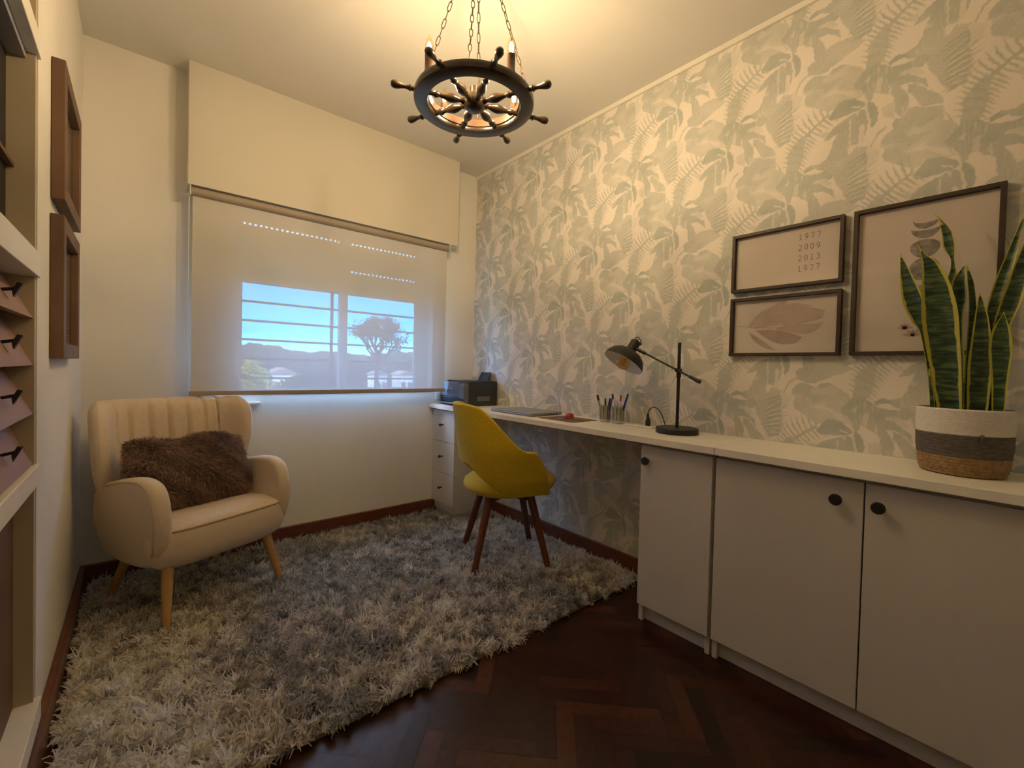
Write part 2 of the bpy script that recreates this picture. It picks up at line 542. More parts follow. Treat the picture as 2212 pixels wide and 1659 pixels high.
# --- wallpaper wall : pattern painted as a colour attribute on a fine grid
PAPER = {"c":[[0.5,0,[[-186,118],[-192,111],[-189,137],[-175,154],[-159,164],[-135,159],[-114,146],[-107,154],[-96,163],[-76,166],[-56,161],[-36,143],[-29,138],[-18,132],[-7,114],[-13,91],[-27,78],[-33,76],[-29,59],[-15,50],[-8,26],[-27,27],[-56,35],[-76,33],[-87,20],[-107,16],[-130,31],[-155,50],[-179,68],[-185,90],[-178,99]]],[0.72,0,[[-186,118],[-190,135],[-175,154],[-159,164],[-135,159],[-114,146],[-130,141],[-125,126],[-157,121]]],[0.8,0,[[-107,152],[-96,163],[-76,166],[-56,161],[-71,153],[-91,141]]],[0.75,0,[[-162,118],[-124,124],[-90,124],[-57,116],[-79,115],[-94,101],[-114,91],[-123,90],[-122,107],[-147,112]]],[0.22,0,[[-137,77],[-109,80],[-87,90],[-78,97],[-82,83],[-64,72],[-28,53],[-15,29],[-34,33],[-72,65],[-109,74]]],[0.66,3,[[-179,66],[-185,90],[-176,103],[-147,110],[-134,76],[-99,57],[-103,34],[-107,16],[-130,31],[-155,50]]],[0.95,0,[[3,0],[-11,14],[-34,30],[-58,36],[-76,35],[-86,20],[-96,8],[-107,-10],[-95,-22],[-66,-21],[-38,-19],[-15,-15],[0,-9]]],[0.12,0,[[-41,5],[-33,4],[-12,-6],[-11,-10],[-33,-2]]],[0.95,0,[[7,3],[20,-6],[31,-24],[36,-47],[35,-72],[23,-90],[18,-93],[12,-58],[4,-18]]],[0.85,1,[[-15,-16],[-40,-27],[-66,-36],[-92,-51],[-110,-73],[-119,-88],[-101,-87],[-76,-74],[-90,-105],[-97,-133],[-110,-155],[-131,-164],[-159,-164],[-125,-190],[-73,-199],[-42,-181],[-45,-138],[-36,-132],[-16,-132],[-1,-122],[7,-93],[10,-66],[2,-22]]],[0.12,0,[[-43,-35],[-39,-37],[-38,-117],[-38,-175],[-42,-177],[-42,-115]]],[0.18,0,[[-26,-24],[-17,-18],[-18,-39],[-19,-37]]],[0.15,0,[[-13,-69],[0,-71],[1,-132],[-13,-140],[-16,-132]]],[0.7,0,[[-7,-143],[-2,-145],[-29,-181],[-37,-178]]],[0.7,0,[[9,-148],[13,-151],[-21,-189],[-29,-186]]],[0.7,0,[[19,-162],[23,-164],[-10,-197],[-18,-194]]],[0.7,0,[[-19,-138],[-15,-141],[-34,-172],[-43,-169]]],[0.72,0,[[58,-101],[60,-107],[39,-121],[25,-148],[19,-173],[14,-217],[8,-226],[10,-193],[16,-160],[25,-136],[36,-113]]],[0.62,4,[[-114,-181],[-87,-171],[-53,-169],[-28,-155],[-10,-143],[8,-152],[16,-180],[13,-218],[11,-247],[17,-277],[13,-303],[-4,-316],[-16,-334],[-29,-330],[-43,-316],[-51,-297],[-60,-276],[-77,-249],[-83,-225],[-100,-203]]],[0.95,0,[[15,-172],[-22,-186],[-63,-201],[-26,-182],[13,-168]]],[0.75,0,[[15,-172],[36,-164],[13,-168]]],[0.88,0,[[18,-178],[-16,-203],[-53,-230],[-20,-199],[14,-174]]],[0.28,0,[[22,-184],[-15,-200],[-56,-216],[-19,-195],[19,-180]]],[0.75,0,[[22,-184],[43,-175],[19,-180]]],[0.9,0,[[14,-186],[-28,-203],[-73,-221],[-32,-198],[11,-182]]],[0.95,0,[[23,-194],[-11,-217],[-48,-241],[-15,-213],[20,-190]]],[0.75,0,[[23,-194],[46,-185],[20,-190]]],[0.88,0,[[20,-198],[-15,-220],[-53,-243],[-19,-216],[17,-194]]],[0.28,0,[[23,-204],[-15,-217],[-56,-230],[-18,-212],[20,-200]]],[0.75,0,[[23,-204],[46,-190],[20,-200]]],[0.9,0,[[14,-205],[-16,-220],[-48,-234],[-19,-215],[11,-202]]],[0.95,0,[[23,-213],[-7,-234],[-40,-255],[-11,-229],[20,-210]]],[0.75,0,[[23,-213],[52,-201],[20,-210]]],[0.88,0,[[18,-217],[-15,-239],[-50,-261],[-19,-234],[15,-213]]],[0.28,0,[[16,-221],[-18,-236],[-55,-252],[-21,-232],[14,-217]]],[0.75,0,[[16,-221],[37,-210],[14,-217]]],[0.9,0,[[13,-225],[-12,-241],[-40,-257],[-16,-236],[10,-221]]],[0.95,0,[[10,-228],[-19,-244],[-51,-259],[-23,-239],[7,-225]]],[0.75,0,[[10,-228],[33,-215],[7,-225]]],[0.88,0,[[13,-234],[-12,-252],[-40,-270],[-16,-248],[10,-231]]],[0.28,0,[[14,-240],[-21,-252],[-59,-264],[-24,-247],[11,-236]]],[0.75,0,[[14,-240],[37,-229],[11,-236]]],[0.9,0,[[18,-246],[-15,-258],[-51,-271],[-18,-254],[15,-242]]],[0.95,0,[[19,-251],[-10,-260],[-41,-268],[-13,-255],[17,-248]]],[0.75,0,[[19,-251],[48,-240],[17,-248]]],[0.88,0,[[15,-255],[-15,-265],[-48,-276],[-18,-260],[13,-251]]],[0.28,0,[[10,-258],[-16,-269],[-45,-280],[-19,-264],[8,-254]]],[0.75,0,[[10,-258],[37,-241],[8,-254]]],[0.9,0,[[21,-266],[-11,-283],[-46,-301],[-15,-279],[18,-263]]],[0.95,0,[[9,-267],[-26,-279],[-64,-292],[-29,-275],[6,-264]]],[0.75,0,[[9,-267],[30,-252],[6,-264]]],[0.88,0,[[21,-276],[-10,-291],[-43,-305],[-13,-286],[18,-273]]],[0.28,0,[[13,-279],[-17,-287],[-49,-296],[-20,-283],[11,-275]]],[0.75,0,[[13,-279],[38,-269],[11,-275]]],[0.9,0,[[22,-286],[-3,-295],[-30,-303],[-6,-290],[19,-282]]],[0.95,0,[[9,-287],[-23,-296],[-58,-305],[-26,-291],[7,-283]]],[0.75,0,[[9,-287],[32,-276],[7,-283]]],[0.88,0,[[10,-292],[-15,-306],[-41,-321],[-18,-302],[7,-288]]],[0.28,0,[[10,-297],[-16,-303],[-44,-309],[-19,-298],[8,-293]]],[0.75,0,[[10,-297],[38,-286],[8,-293]]],[0.9,0,[[8,-302],[-21,-308],[-53,-315],[-24,-303],[6,-298]]],[0.95,0,[[9,-306],[-12,-318],[-35,-331],[-15,-314],[6,-303]]],[0.75,0,[[9,-306],[36,-291],[6,-303]]],[0.88,0,[[10,-311],[-13,-324],[-39,-338],[-17,-320],[7,-307]]],[0.28,0,[[6,-314],[-17,-321],[-42,-329],[-20,-316],[3,-310]]],[0.75,0,[[6,-314],[27,-302],[3,-310]]],[0.9,0,[[12,-320],[-12,-331],[-38,-343],[-15,-327],[9,-316]]],[0.95,0,[[-1,-320],[-25,-326],[-52,-333],[-28,-322],[-3,-316]]],[0.75,0,[[-1,-320],[22,-310],[-3,-316]]],[0.88,0,[[8,-327],[-15,-332],[-40,-337],[-18,-327],[6,-323]]],[0.2,0,[[6,-158],[15,-150],[46,-177],[41,-194],[27,-207],[15,-217],[8,-228],[13,-195]]],[0.78,4,[[46,-323],[61,-327],[57,-358],[54,-402],[45,-434],[31,-463],[-4,-453],[-1,-429],[3,-409],[-2,-382],[10,-362],[25,-344]]],[0.74,0,[[127,-274],[133,-280],[98,-306],[68,-332],[47,-353],[40,-348],[56,-326],[88,-300]]],[0.7,0,[[126,-275],[116,-240],[119,-207],[124,-242],[133,-277]]],[0.86,0,[[113,-285],[99,-250],[98,-217],[107,-251],[119,-286]]],[0.7,0,[[99,-295],[83,-262],[79,-228],[90,-262],[106,-295]]],[0.86,0,[[86,-305],[67,-273],[60,-240],[74,-273],[92,-305]]],[0.7,0,[[74,-315],[53,-285],[43,-252],[60,-284],[80,-314]]],[0.86,0,[[62,-325],[39,-298],[26,-265],[45,-295],[68,-323]]],[0.7,0,[[54,-336],[30,-310],[14,-280],[35,-307],[59,-333]]],[0.86,0,[[48,-346],[23,-324],[6,-295],[28,-320],[53,-342]]],[0.7,0,[[43,-356],[16,-337],[-2,-310],[21,-332],[47,-352]]],[0.86,0,[[39,-367],[12,-350],[-8,-325],[16,-345],[42,-362]]],[0.7,0,[[35,-377],[9,-364],[-12,-341],[12,-358],[38,-371]]],[0.86,0,[[31,-388],[6,-378],[-16,-357],[8,-372],[33,-382]]],[0.7,0,[[28,-402],[4,-395],[-18,-377],[6,-388],[30,-396]]],[0.86,0,[[26,-416],[3,-412],[-20,-396],[3,-405],[26,-409]]],[0.7,0,[[23,-431],[2,-429],[-20,-416],[2,-422],[23,-424]]],[0.72,0,[[127,-277],[146,-295],[162,-315],[142,-300],[123,-282]]],[0.86,0,[[115,-286],[133,-305],[149,-327],[128,-310],[110,-290]]],[0.72,0,[[102,-295],[121,-314],[138,-335],[117,-319],[97,-300]]],[0.86,0,[[90,-304],[109,-325],[125,-347],[104,-329],[85,-308]]],[0.72,0,[[78,-313],[98,-333],[116,-355],[94,-338],[74,-318]]],[0.86,0,[[67,-322],[87,-343],[104,-366],[82,-347],[62,-327]]],[0.72,0,[[59,-332],[80,-352],[98,-375],[75,-357],[54,-336]]],[0.86,0,[[54,-341],[74,-362],[92,-385],[69,-367],[49,-346]]],[0.72,0,[[48,-351],[68,-372],[85,-396],[63,-377],[43,-355]]],[0.86,0,[[44,-360],[63,-383],[79,-406],[58,-386],[38,-364]]],[0.72,0,[[40,-369],[59,-392],[75,-415],[54,-395],[34,-373]]],[0.86,0,[[36,-378],[56,-399],[74,-422],[51,-404],[31,-383]]],[0.72,0,[[33,-391],[53,-412],[71,-435],[48,-417],[28,-396]]],[0.86,0,[[30,-404],[50,-425],[67,-447],[45,-429],[25,-409]]],[0.72,0,[[27,-418],[46,-439],[61,-462],[40,-443],[21,-422]]],[0.4,0,[[120,-359],[126,-345],[137,-336],[132,-350]]],[0.4,0,[[120,-359],[119,-342],[125,-328],[126,-345]]],[0.4,0,[[120,-359],[113,-342],[111,-324],[119,-342]]],[0.4,0,[[120,-360],[107,-344],[99,-326],[113,-342]]],[0.4,0,[[147,-397],[155,-390],[168,-388],[160,-396]]],[0.4,0,[[147,-398],[151,-386],[159,-379],[156,-391]]],[0.4,0,[[146,-398],[145,-384],[149,-373],[152,-387]]],[0.98,0,[[57,107],[70,118],[86,121],[98,115],[110,101],[86,105],[71,99],[61,95]]],[0.88,1,[[63,92],[83,86],[107,84],[120,85],[146,96],[163,75],[145,53],[138,52],[123,58],[104,59],[92,56],[88,51],[112,44],[131,29],[152,11],[158,-8],[157,-21],[143,-2],[118,16],[90,16],[106,-10],[114,-31],[113,-57],[110,-68],[95,-91],[80,-64],[75,-15],[69,-3],[58,3],[50,8],[38,19],[25,26],[16,2],[7,-1],[-4,24],[-16,51],[-31,61],[-36,78],[-19,95],[-7,114],[14,122],[34,118]]],[0.35,0,[[29,109],[34,108],[33,81],[29,83]]],[0.35,0,[[52,96],[56,94],[55,75],[51,75]]],[0.35,0,[[61,33],[65,31],[69,-1],[62,4]]],[0.35,0,[[13,89],[7,64],[-6,75]]],[0.35,0,[[30,66],[44,68],[40,20],[25,30]]],[0.35,0,[[88,57],[113,62],[134,57],[138,48],[150,31],[139,28],[118,42],[92,50]]],[0.2,0,[[-16,51],[-2,27],[7,-1],[0,-1],[-8,25],[-20,51]]],[0.15,0,[[-3,-6],[3,-6],[11,-40],[18,-74],[15,-88],[7,-52]]]],"p":[[0.62,3,[[60,-105],[57,-76],[68,-67],[85,-61],[107,-41],[137,-30],[170,-30],[203,-37],[218,-47],[214,-53],[232,-67],[209,-79],[177,-91],[155,-103],[131,-111],[122,-120],[99,-120],[80,-114]]],[0.5,0,[[182,21],[202,-3],[196,-22],[181,-21]]]],"d":[[0.66,3,[[109,13],[128,8],[157,-25],[189,-56],[197,-84],[177,-81],[150,-76],[138,-64],[126,-33],[110,-13]]],[0.72,3,[[112,-64],[131,-68],[159,-81],[196,-91],[195,-110],[199,-131],[179,-143],[167,-150],[133,-148],[114,-138],[79,-127],[74,-107],[79,-84],[97,-92],[110,-74]]],[0.35,0,[[42,-36],[75,-27],[81,-85],[49,-68]]],[0.7,0,[[193,-102],[196,-103],[213,-138],[232,-173],[243,-209],[238,-207],[227,-173],[208,-138]]]]}
def paint_tile():
    TW, TH = 0.472, 0.5636
    nx, ny = 314, 376
    ss = 2
    W_, H_ = nx * ss, ny * ss
    sx, sy = TW / W_, TH / H_
    tile = np.full((H_, W_), 0.0, dtype=np.float32)
    r = np.random.RandomState(5)
    def noise2(k, seed):
        rr = np.random.RandomState(seed)
        a = rr.rand(k, k)
        yi = np.arange(H_) / H_ * k; xi = np.arange(W_) / W_ * k
        y0 = yi.astype(int); x0 = xi.astype(int)
        fy = yi - y0; fx = xi - x0
        fy = fy * fy * (3 - 2 * fy); fx = fx * fx * (3 - 2 * fx)
        y1 = (y0 + 1) % k; x1 = (x0 + 1) % k
        A = a[y0][:, x0] * (1 - fx) + a[y0][:, x1] * fx
        B = a[y1][:, x0] * (1 - fx) + a[y1][:, x1] * fx
        return A * (1 - fy)[:, None] + B * fy[:, None]
    n1 = noise2(14, 1); n2 = noise2(60, 2); n3 = noise2(30, 3)
    def fill(poly, tone, mode):
        poly = np.array(poly, dtype=float) / 1000.0
        x0, y0 = poly.min(0); x1, y1 = poly.max(0)
        ix0, ix1 = int(math.floor(x0 / sx)), int(math.ceil(x1 / sx))
        iy0, iy1 = int(math.floor(y0 / sy)), int(math.ceil(y1 / sy))
        X = (np.arange(ix0, ix1 + 1) + .5) * sx
        Y = (np.arange(iy0, iy1 + 1) + .5) * sy
        XX, YY = np.meshgrid(X, Y)
        ins = np.zeros(XX.shape, dtype=bool)
        n = len(poly)
        # slightly wavy edge
        wx = 0.0010 * np.sin(YY * 260 + 3 * np.sin(XX * 90)); wy = 0.0010 * np.sin(XX * 240 + 3 * np.sin(YY * 80))
        XQ = XX + wx; YQ = YY + wy
        for i in range(n):
            ax, ay = poly[i]; bx, by = poly[(i + 1) % n]
            if ay == by: continue
            c = ((ay > YQ) != (by > YQ)) & (XQ < (bx - ax) * (YQ - ay) / (by - ay) + ax)
            ins ^= c
        jy = np.arange(iy0, iy1 + 1) % H_; jx = np.arange(ix0, ix1 + 1) % W_
        N1 = n1[np.ix_(jy, jx)]; N2 = n2[np.ix_(jy, jx)]; N3 = n3[np.ix_(jy, jx)]
        T = tone + (N1 - .5) * .22 + (N2 - .5) * .10
        if mode == 1:
            T = T - 0.30 * np.clip((N3 - .45) * 3, 0, 1) * np.clip(np.sin(XX * 2 * PI / 0.012 + N1 * 9) - .1, 0, 1) - (0.15 * (y1 - YY) / (y1 - y0))
        elif mode == 2:
            s = (XX * .62 - (-YY) * -0.78)
            s = XX * 0.80 - YY * 0.60
            T = T - 0.50 * np.clip(np.sin(s * 2 * PI / 0.0125 + N3 * 3) - .05, 0, 1)
        elif mode == 3:
            g_ = (XX - x0) / (x1 - x0)
            T = T + .12 - .22 * g_ - 0.10 * (np.abs(np.sin((XX - YY) * 55)) < .12)
        elif mode == 4:
            T = T - 0.14 * np.clip(np.sin((XX * .5 + YY) * 2 * PI / 0.013) - .2, 0, 1)
        sub = tile[np.ix_(jy, jx)]
        tile[np.ix_(jy, jx)] = np.where(ins, np.clip(T, 0, 1.05), sub)
    A0 = (1.584, 2.2399); D = (0.236, -0.2818)
    offs = [(A0[0], A0[1]), (A0[0] + D[0], A0[1] + D[1])]
    def put(item, off):
        tone, mode, pts = item
        fill([(p[0] + off[0] * 1000, p[1] + off[1] * 1000) for p in pts], tone, mode)
    ordr = PAPER['c']
    big = [it for it in ordr]
    # large soft washes first
    for q, off in enumerate(offs):
        for it in PAPER['p' if q == 0 else 'd']:
            # 'd' points are stored relative to the second anchor, 'p' to the first
            put(it, off)
    for off in offs:
        for it in big: put(it, off)
    tile2 = tile.reshape(ny, ss, nx, ss).mean(axis=(1, 3))
    return tile2, TW, TH
def build_paper():
    tile, TW, TH = paint_tile()
    th, tw = tile.shape
    st = 0.0028
    ny = int(-YB / st); nz = int(H / st)
    ys = np.linspace(0, YB, ny + 1); zs = np.linspace(0, H, nz + 1)
    U = ((-ys) % TW) / TW * tw - .5; V = (zs % TH) / TH * th - .5
    u0 = np.floor(U).astype(int); v0 = np.floor(V).astype(int)
    fu = (U - u0)[:, None]; fv = (V - v0)[None, :]
    t = tile
    g00 = t[v0 % th][:, u0 % tw].T; g01 = t[(v0 + 1) % th][:, u0 % tw].T
    g10 = t[v0 % th][:, (u0 + 1) % tw].T; g11 = t[(v0 + 1) % th][:, (u0 + 1) % tw].T
    L_ = (g00 * (1 - fv) + g01 * fv) * (1 - fu) + (g10 * (1 - fv) + g11 * fv) * fu
    bg = np.array([0.78, 0.73, 0.68]); lf = np.array([0.44, 0.475, 0.445])
    cols = bg[None, None, :] * (1 - L_[..., None]) + lf[None, None, :] * L_[..., None]
    cols = cols.reshape(-1, 3)
    Yg, Zg = np.meshgrid(ys, zs, indexing='ij')
    verts = np.stack([np.zeros_like(Yg), Yg, Zg], -1).reshape(-1, 3)
    k = nz + 1
    i = np.arange(ny)[:, None] * k + np.arange(nz)[None, :]
    f = np.stack([i, i + 1, i + k + 1, i + k], -1).reshape(-1)
    # body of the wall behind the paper
    b0 = len(verts)
    bv = np.array([(0, 0, 0), (0, YB, 0), (0, YB, H), (0, 0, H), (.2, 0, 0), (.2, YB, 0), (.2, YB, H), (.2, 0, H)], dtype=float)
    bf = np.array([[4, 5, 6, 7], [0, 4, 7, 3], [1, 2, 6, 5], [0, 1, 5, 4], [3, 7, 6, 2]]) + b0
    verts = np.concatenate([verts, bv]); f = np.concatenate([f, bf.ravel()])
    cols = np.concatenate([cols, np.tile(bg, (8, 1))])
    m = attr_mat('palm_wallpaper', rough=0.75, spec=0.25, noise=0.07, nscale=420, nstretch=(1, .35, 1))
    return struct(fast_mesh('wall_right', verts, f, 4, m, 'tint', cols), 'wall papered with grey-green palm and banana leaves', 'wall')
build_paper()

struct(G().box(-.012, 0, YB, 0, H - .022, H).obj('trim_1', M_trim), 'thin white strip along the top of the leafy wallpaper', 'trim')
struct(G().box(-.018, 0, YB, 0, 0, .098, bev=.004).obj('baseboard_right', M_base), 'reddish wooden baseboard under the wallpaper', 'baseboard')
struct(G().box(WX, 0, -.018, 0, 0, .098, bev=.004).obj('baseboard_far', M_base), 'reddish wooden baseboard below the window', 'baseboard')
struct(G().box(WX, WX + .02, YB, 0, 0, .098, bev=.004).obj('baseboard_left', M_base), 'dark wooden baseboard along the left wall', 'baseboard')

# --- window
def window():
    t = bpy.data.objects.new('window_1', None); COL.objects.link(t)
    t.location = ((OX0 + OX1) / 2, .12, OZ0)
    struct(t, 'sliding window with bluish daylight behind the sheer blind', 'window')
    cx = t.location.x
    def X(v): return v - cx
    z0 = 0.0; z1 = OZ1 - OZ0
    g = G()
    g.box(X(OX0), X(OX0 + .035), -.035, .035, z0, z1, .003)
    g.box(X(OX1 - .035), X(OX1), -.035, .035, z0, z1, .003)
    g.box(X(OX0 + .035), X(OX1 - .035), -.035, .035, z0, z0 + .012, .003)
    g.box(X(OX0 + .035), X(OX1 - .035), -.035, .035, z1 - .03, z1, .003)
    g.obj('window_frame', M_alu, t)
    for a, b_, y in ((OX0 + .035, -0.895, -.018), (-0.944, OX1 - .035, .004)):
        g = G()
        l = .025 if y > 0 else .012
        x0, x1 = X(a), X(b_)
        gl0 = X(-1.468) if y < 0 else X(-0.895)
        gl1 = X(-0.944) if y < 0 else X(-0.422)
        g.box(x0, gl0, y, y + .016, z0 + .012, z1 - .03, .002)
        g.box(gl1, x1, y, y + .016, z0 + .012, z1 - .03, .002)
        g.box(gl0, gl1, y, y + .016, z0 + .012, z0 + .027, .002)
        g.box(gl0, gl1, y, y + .016, z1 - .06, z1 - .03, .002)
        s = g.obj('sash', M_alu, t)
        G().box(gl0, gl1, y + .006, y + .009, z0 + .027, z1 - .06).obj('pane', M_glass, s)
    # sill
    g = G().box(X(OX0), X(OX1), -.13, -.036, -.001, .008, .002)
    plabel(g.obj('window_sill', M_trim, t), 'white sill')
    return t
window()
# stone ledge end under the window, beside the armchair
struct(G().box(-1.52, -1.40, -.06, 0, .795, .808, .003).obj('trim_2', M_trim), 'short white ledge end below the window by the armchair', 'trim')

# roller shutter outside, lowered to mid window
def shutter():
    t = thing('roller_shutter', 'cream roller shutter half lowered outside the window with rows of light slits', 'shutter', ((OX0 + OX1) / 2, .175, 1.487))
    cx = t.location.x
    x0, x1 = OX0 + .002 - cx, OX1 - .002 - cx
    slat = 0.0445
    g = G()
    z = 0.0; k = 0
    while z < .44:
        top = min(z + slat, .44)
        gap = 0.0
        rowz = z + slat
        holes = (k == 6) or (k == 2)
        g.box(x0, x1, -(.002 if holes else .006), (.002 if holes else .006), z, top - (.010 if holes else .0006), .002 if top - z > .013 and not holes else 0)
        if holes:
            # bridges between the light slits
            x = x0
            if k == 2:
                g.box(x0, -0.853 - cx, -.0015, .0015, top - .011, top + .001)
                x = -0.853 - cx
            while x < x1 - .02:
                g.box(x + .0125, min(x + .0275, x1), -.0015, .0015, top - .011, top + .001)
                x += .0275
        z += slat; k += 1
    g.obj('slat_curtain', M_shutter, t)
    g = G().box(x0, x1, -.008, .008, -.012, 0, .002)
    g.obj('bottom_bar', M_shutter, t)
shutter()

def grille():
    t = thing('security_grille', 'dark iron bars outside the window', 'grille', (-0.95, .21, 0.85))
    for z in (1.365, 1.256, 1.147, 1.038, 0.926, 1.475):
        G().box(-.62, .62, -.005, .005, z - .85 - .006, z - .85 + .006).obj('rail', M_grille, t)
    for x in (-0.958, ):
        G().box(x + .95 - .008, x + .95 + .008, -.007, .007, 0, 1.0).obj('post', M_grille, t)
grille()

# box that hides the shutter roll
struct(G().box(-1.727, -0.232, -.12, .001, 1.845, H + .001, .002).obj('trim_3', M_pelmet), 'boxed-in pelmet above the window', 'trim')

def blind():
    t = thing('roller_blind', 'sheer beige roller blind pulled down over the window', 'blind', (-1.0, -.1, 1.845))
    x0, x1 = -1.719 + 1.0, -0.294 + 1.0
    n = 48
    g = G()
    def fn(u, v):
        return (x0 + .012 + (x1 - x0 - .024) * u, 0.0 + .0012 * math.sin(u * 9) * v, -.03 - (1.845 - .868 - .03) * v)
    g.grid(fn, n, 20)
    g.obj('fabric', M_blind, t, smooth=True)
    G().cyl((x0 + .005, 0, -.026), (x1 - .005, 0, -.026), .021, n=24).obj('roller', M_roll, t, smooth=True, angle=40)
    G().box(x0, x0 + .004, -.025, .025, -.05, 0, .001).obj('bracket', M_alu, t)
    G().box(x1 - .004, x1, -.025, .025, -.05, 0, .001).obj('bracket', M_alu, t)
    G().box(x0 + .006, x1 - .006, -.008, .008, -.995, -.973, .003).obj('bottom_bar', M_oldbar, t)
    # bead chain at the left side
    G().tube([(x0 - .002, -.006, -.03), (x0 - .003, -.008, -.5), (x0 - .002, -.006, -.98)], .0018, 6).obj('chain', M_white, t)
M_oldbar = mat('blind_bar', (0.36, 0.30, 0.25), 0.5, vary=0.05)
blind()

o = G().box(-.026, .026, -.012, 0, -.026, .026, .004).obj('wall_socket', M_white)
o.location = (-0.292, 0, .815)
tag(o, 'small white wall outlet plate just left of the printer', 'socket')
o2 = G().box(-.012, .012, -.0135, -.0115, -.012, .012, .002).obj('socket_face', M_alu, o)

# ================================================================ OUTSIDE
def outside():
    m_grass = mat('lawn', (0.12, 0.17, 0.06), 0.9, vary=0.5, vscale=.3)
    m_fol = mat('haze_tinted_foliage', (0.045, 0.065, 0.07), 0.9, vary=0.5, vscale=.8)  # bluish aerial haze mixed into the ridge's leaf colour
    m_fol2 = mat('sunlit_foliage', (0.28, 0.33, 0.09), 0.9, vary=0.6, vscale=3)
    m_tree = mat('tree_foliage', (0.06, 0.10, 0.04), 0.9, vary=0.4, vscale=2)
    m_bark = mat('bark', (0.10, 0.07, 0.05), 0.9, vary=0.3)
    m_house = mat('whitewash', (0.85, 0.85, 0.83), 0.8, vary=0.05)
    m_roof = mat('roof_grey', (0.30, 0.24, 0.22), 0.8, vary=0.2)
    struct(G().box(-60, 160, 1.5, 220, -4.2, -4.0).obj('ground_outside', m_grass), 'ground outside the window', 'ground')
    # wooded hill line
    g = G(); r = random.Random(11)
    n = 260; pts = []
    def hh(x):
        return 3.0 + .35 * math.sin(x * .21) + .25 * math.sin(x * .63 + 1) + .12 * math.sin(x * 2.1) + .10 * math.sin(x * 5.3 + 2)
    def fn(u, v):
        x = -50 + 150 * u
        top = hh(x)
        a = v * PI
        return (x, 66 - 6 * math.cos(a), -4 + (top + 4) * math.sin(a) ** .5 if 0 < v < 1 else -4)
    g.grid(fn, n, 10)
    struct(g.obj('wooded_hill', m_fol, smooth=True), 'haze-tinted wooded ridge on the horizon', 'hill')
    # big bare-ish tree
    t = thing('spreading_tree', 'wide spreading tree on the horizon behind the right window pane', 'tree', (9.9, 25, -4))
    g = G()
    rr = random.Random(5)
    tips = []
    def branch(p, d, L_, r_, lvl):
        q = p + d * L_
        g.tube([p, (p + q) / 2 + Vector((rr.uniform(-.1, .1), rr.uniform(-.1, .1), 0)) * L_, q], [r_, r_ * .8, r_ * .6], 6)
        if lvl == 0: tips.append(q); return
        for _ in range(4 if lvl > 1 else 3):
            nd = (d + Vector((rr.uniform(-1, 1) * 1.0, rr.uniform(-1, 1), rr.uniform(-.15, .5)))).normalized()
            branch(q, nd, L_ * rr.uniform(.5, .75), r_ * .6, lvl - 1)
    branch(Vector((0, 0, 0)), Vector((0, 0, 1)), 4.9, .22, 0)
    for k in range(9):
        a = k / 9 * 2 * PI
        branch(Vector((0, 0, 4.8 + .1 * k)), Vector((math.cos(a) * .75, math.sin(a) * .7, .9 + .5 * (k % 3))).normalized(), 1.15, .1, 3)
    g.obj('trunk', m_bark, t)
    g = G()
    for p in tips:
        for _ in range(6):
            c = p + Vector((rr.gauss(0, .17), rr.gauss(0, .17), rr.gauss(0, .15)))
            s = rr.uniform(.03, .09)
            a = Vector((rr.uniform(-1, 1), rr.uniform(-1, 1), rr.uniform(-1, 1))).normalized() * s
            b = a.orthogonal().normalized() * s
            g.add([c - a, c + b, c + a, c - b], [(0, 1, 2, 3)])
    g.obj('foliage', m_tree, t)
    # near leafy shrubs at the left of the view
    def bush(name, label, loc, size, m, seed, count, leaf):
        t = thing(name, label, 'tree', loc)
        g = G(); r2 = random.Random(seed)
        for _ in range(count):
            v = Vector((r2.gauss(0, 1), r2.gauss(0, 1), r2.gauss(0, 1))).normalized() * (r2.random() ** .4)
            c = Vector((v.x * size[0], v.y * size[1], size[2] * (1 + v.z) + loc_h))
            s = leaf * r2.uniform(.6, 1.3)
            a = Vector((r2.uniform(-1, 1), r2.uniform(-1, 1), r2.uniform(-1, 1))).normalized() * s
            b = a.orthogonal().normalized() * s * .6
            g.add([c - a, c + b, c + a, c - b], [(0, 1, 2, 3)])
        g.obj('foliage', m, t)
        g = G()
        g.tube([(0, 0, 0), (.05, 0, loc_h + size[2])], [.12, .06], 8)
        for k in range(5):
            a = k * 1.3
            g.tube([(.03, 0, loc_h), (math.cos(a) * size[0] * .6, math.sin(a) * size[1] * .6, loc_h + size[2] * 1.4)], [.05, .015], 6)
        g.obj('trunk', m_bark, t)
    loc_h = 3.2
    bush('garden_tree', 'sunlit yellow-green tree at the left edge of the window view', (0.45, 12, -4), (.75, .9, .95), m_fol2, 21, 2600, .07)
    loc_h = 2.2
    bush('garden_tree', 'dark round tree low in the middle of the left pane', (4.6, 22, -4), (1.3, 1.3, 1.1), m_tree, 22, 2600, .12)
    # small white houses
    def house(x, y, w, d, h, label, zbase=-4):
        t = thing('house', label, 'house', (x, y, zbase))
        G().box(-w / 2, w / 2, -d / 2, d / 2, 0, h).obj('wall', m_house, t)
        G().prism([(-w / 2 - .15, h), (w / 2 + .15, h), (0, h + w * .28)], 'y', -d / 2 - .15, d / 2 + .15).obj('roof', m_roof, t)
        for k in (-1, 1):
            G().box(k * w * .25 - .18, k * w * .25 + .18, -d / 2 - .03, -d / 2 + .01, h - 1.3, h - .6).obj('window', M_grille, t)
    house(12.1, 30, .9, 1.5, 4.3, 'narrow white house seen left in the right pane')
    house(14.2, 30, 1.1, 1.5, 4.3, 'white house at the right edge of the right pane')
    house(6.2, 34, 1.6, 2, 4.2, 'pale house between trees in the left pane')
    t = G().cyl((9.15, 30, -4), (9.15, 30, 1.9), .06, .05, 10).obj('street_pole', m_house)
    tag(t, 'white pole standing beside the middle window bar', 'pole')
outside()

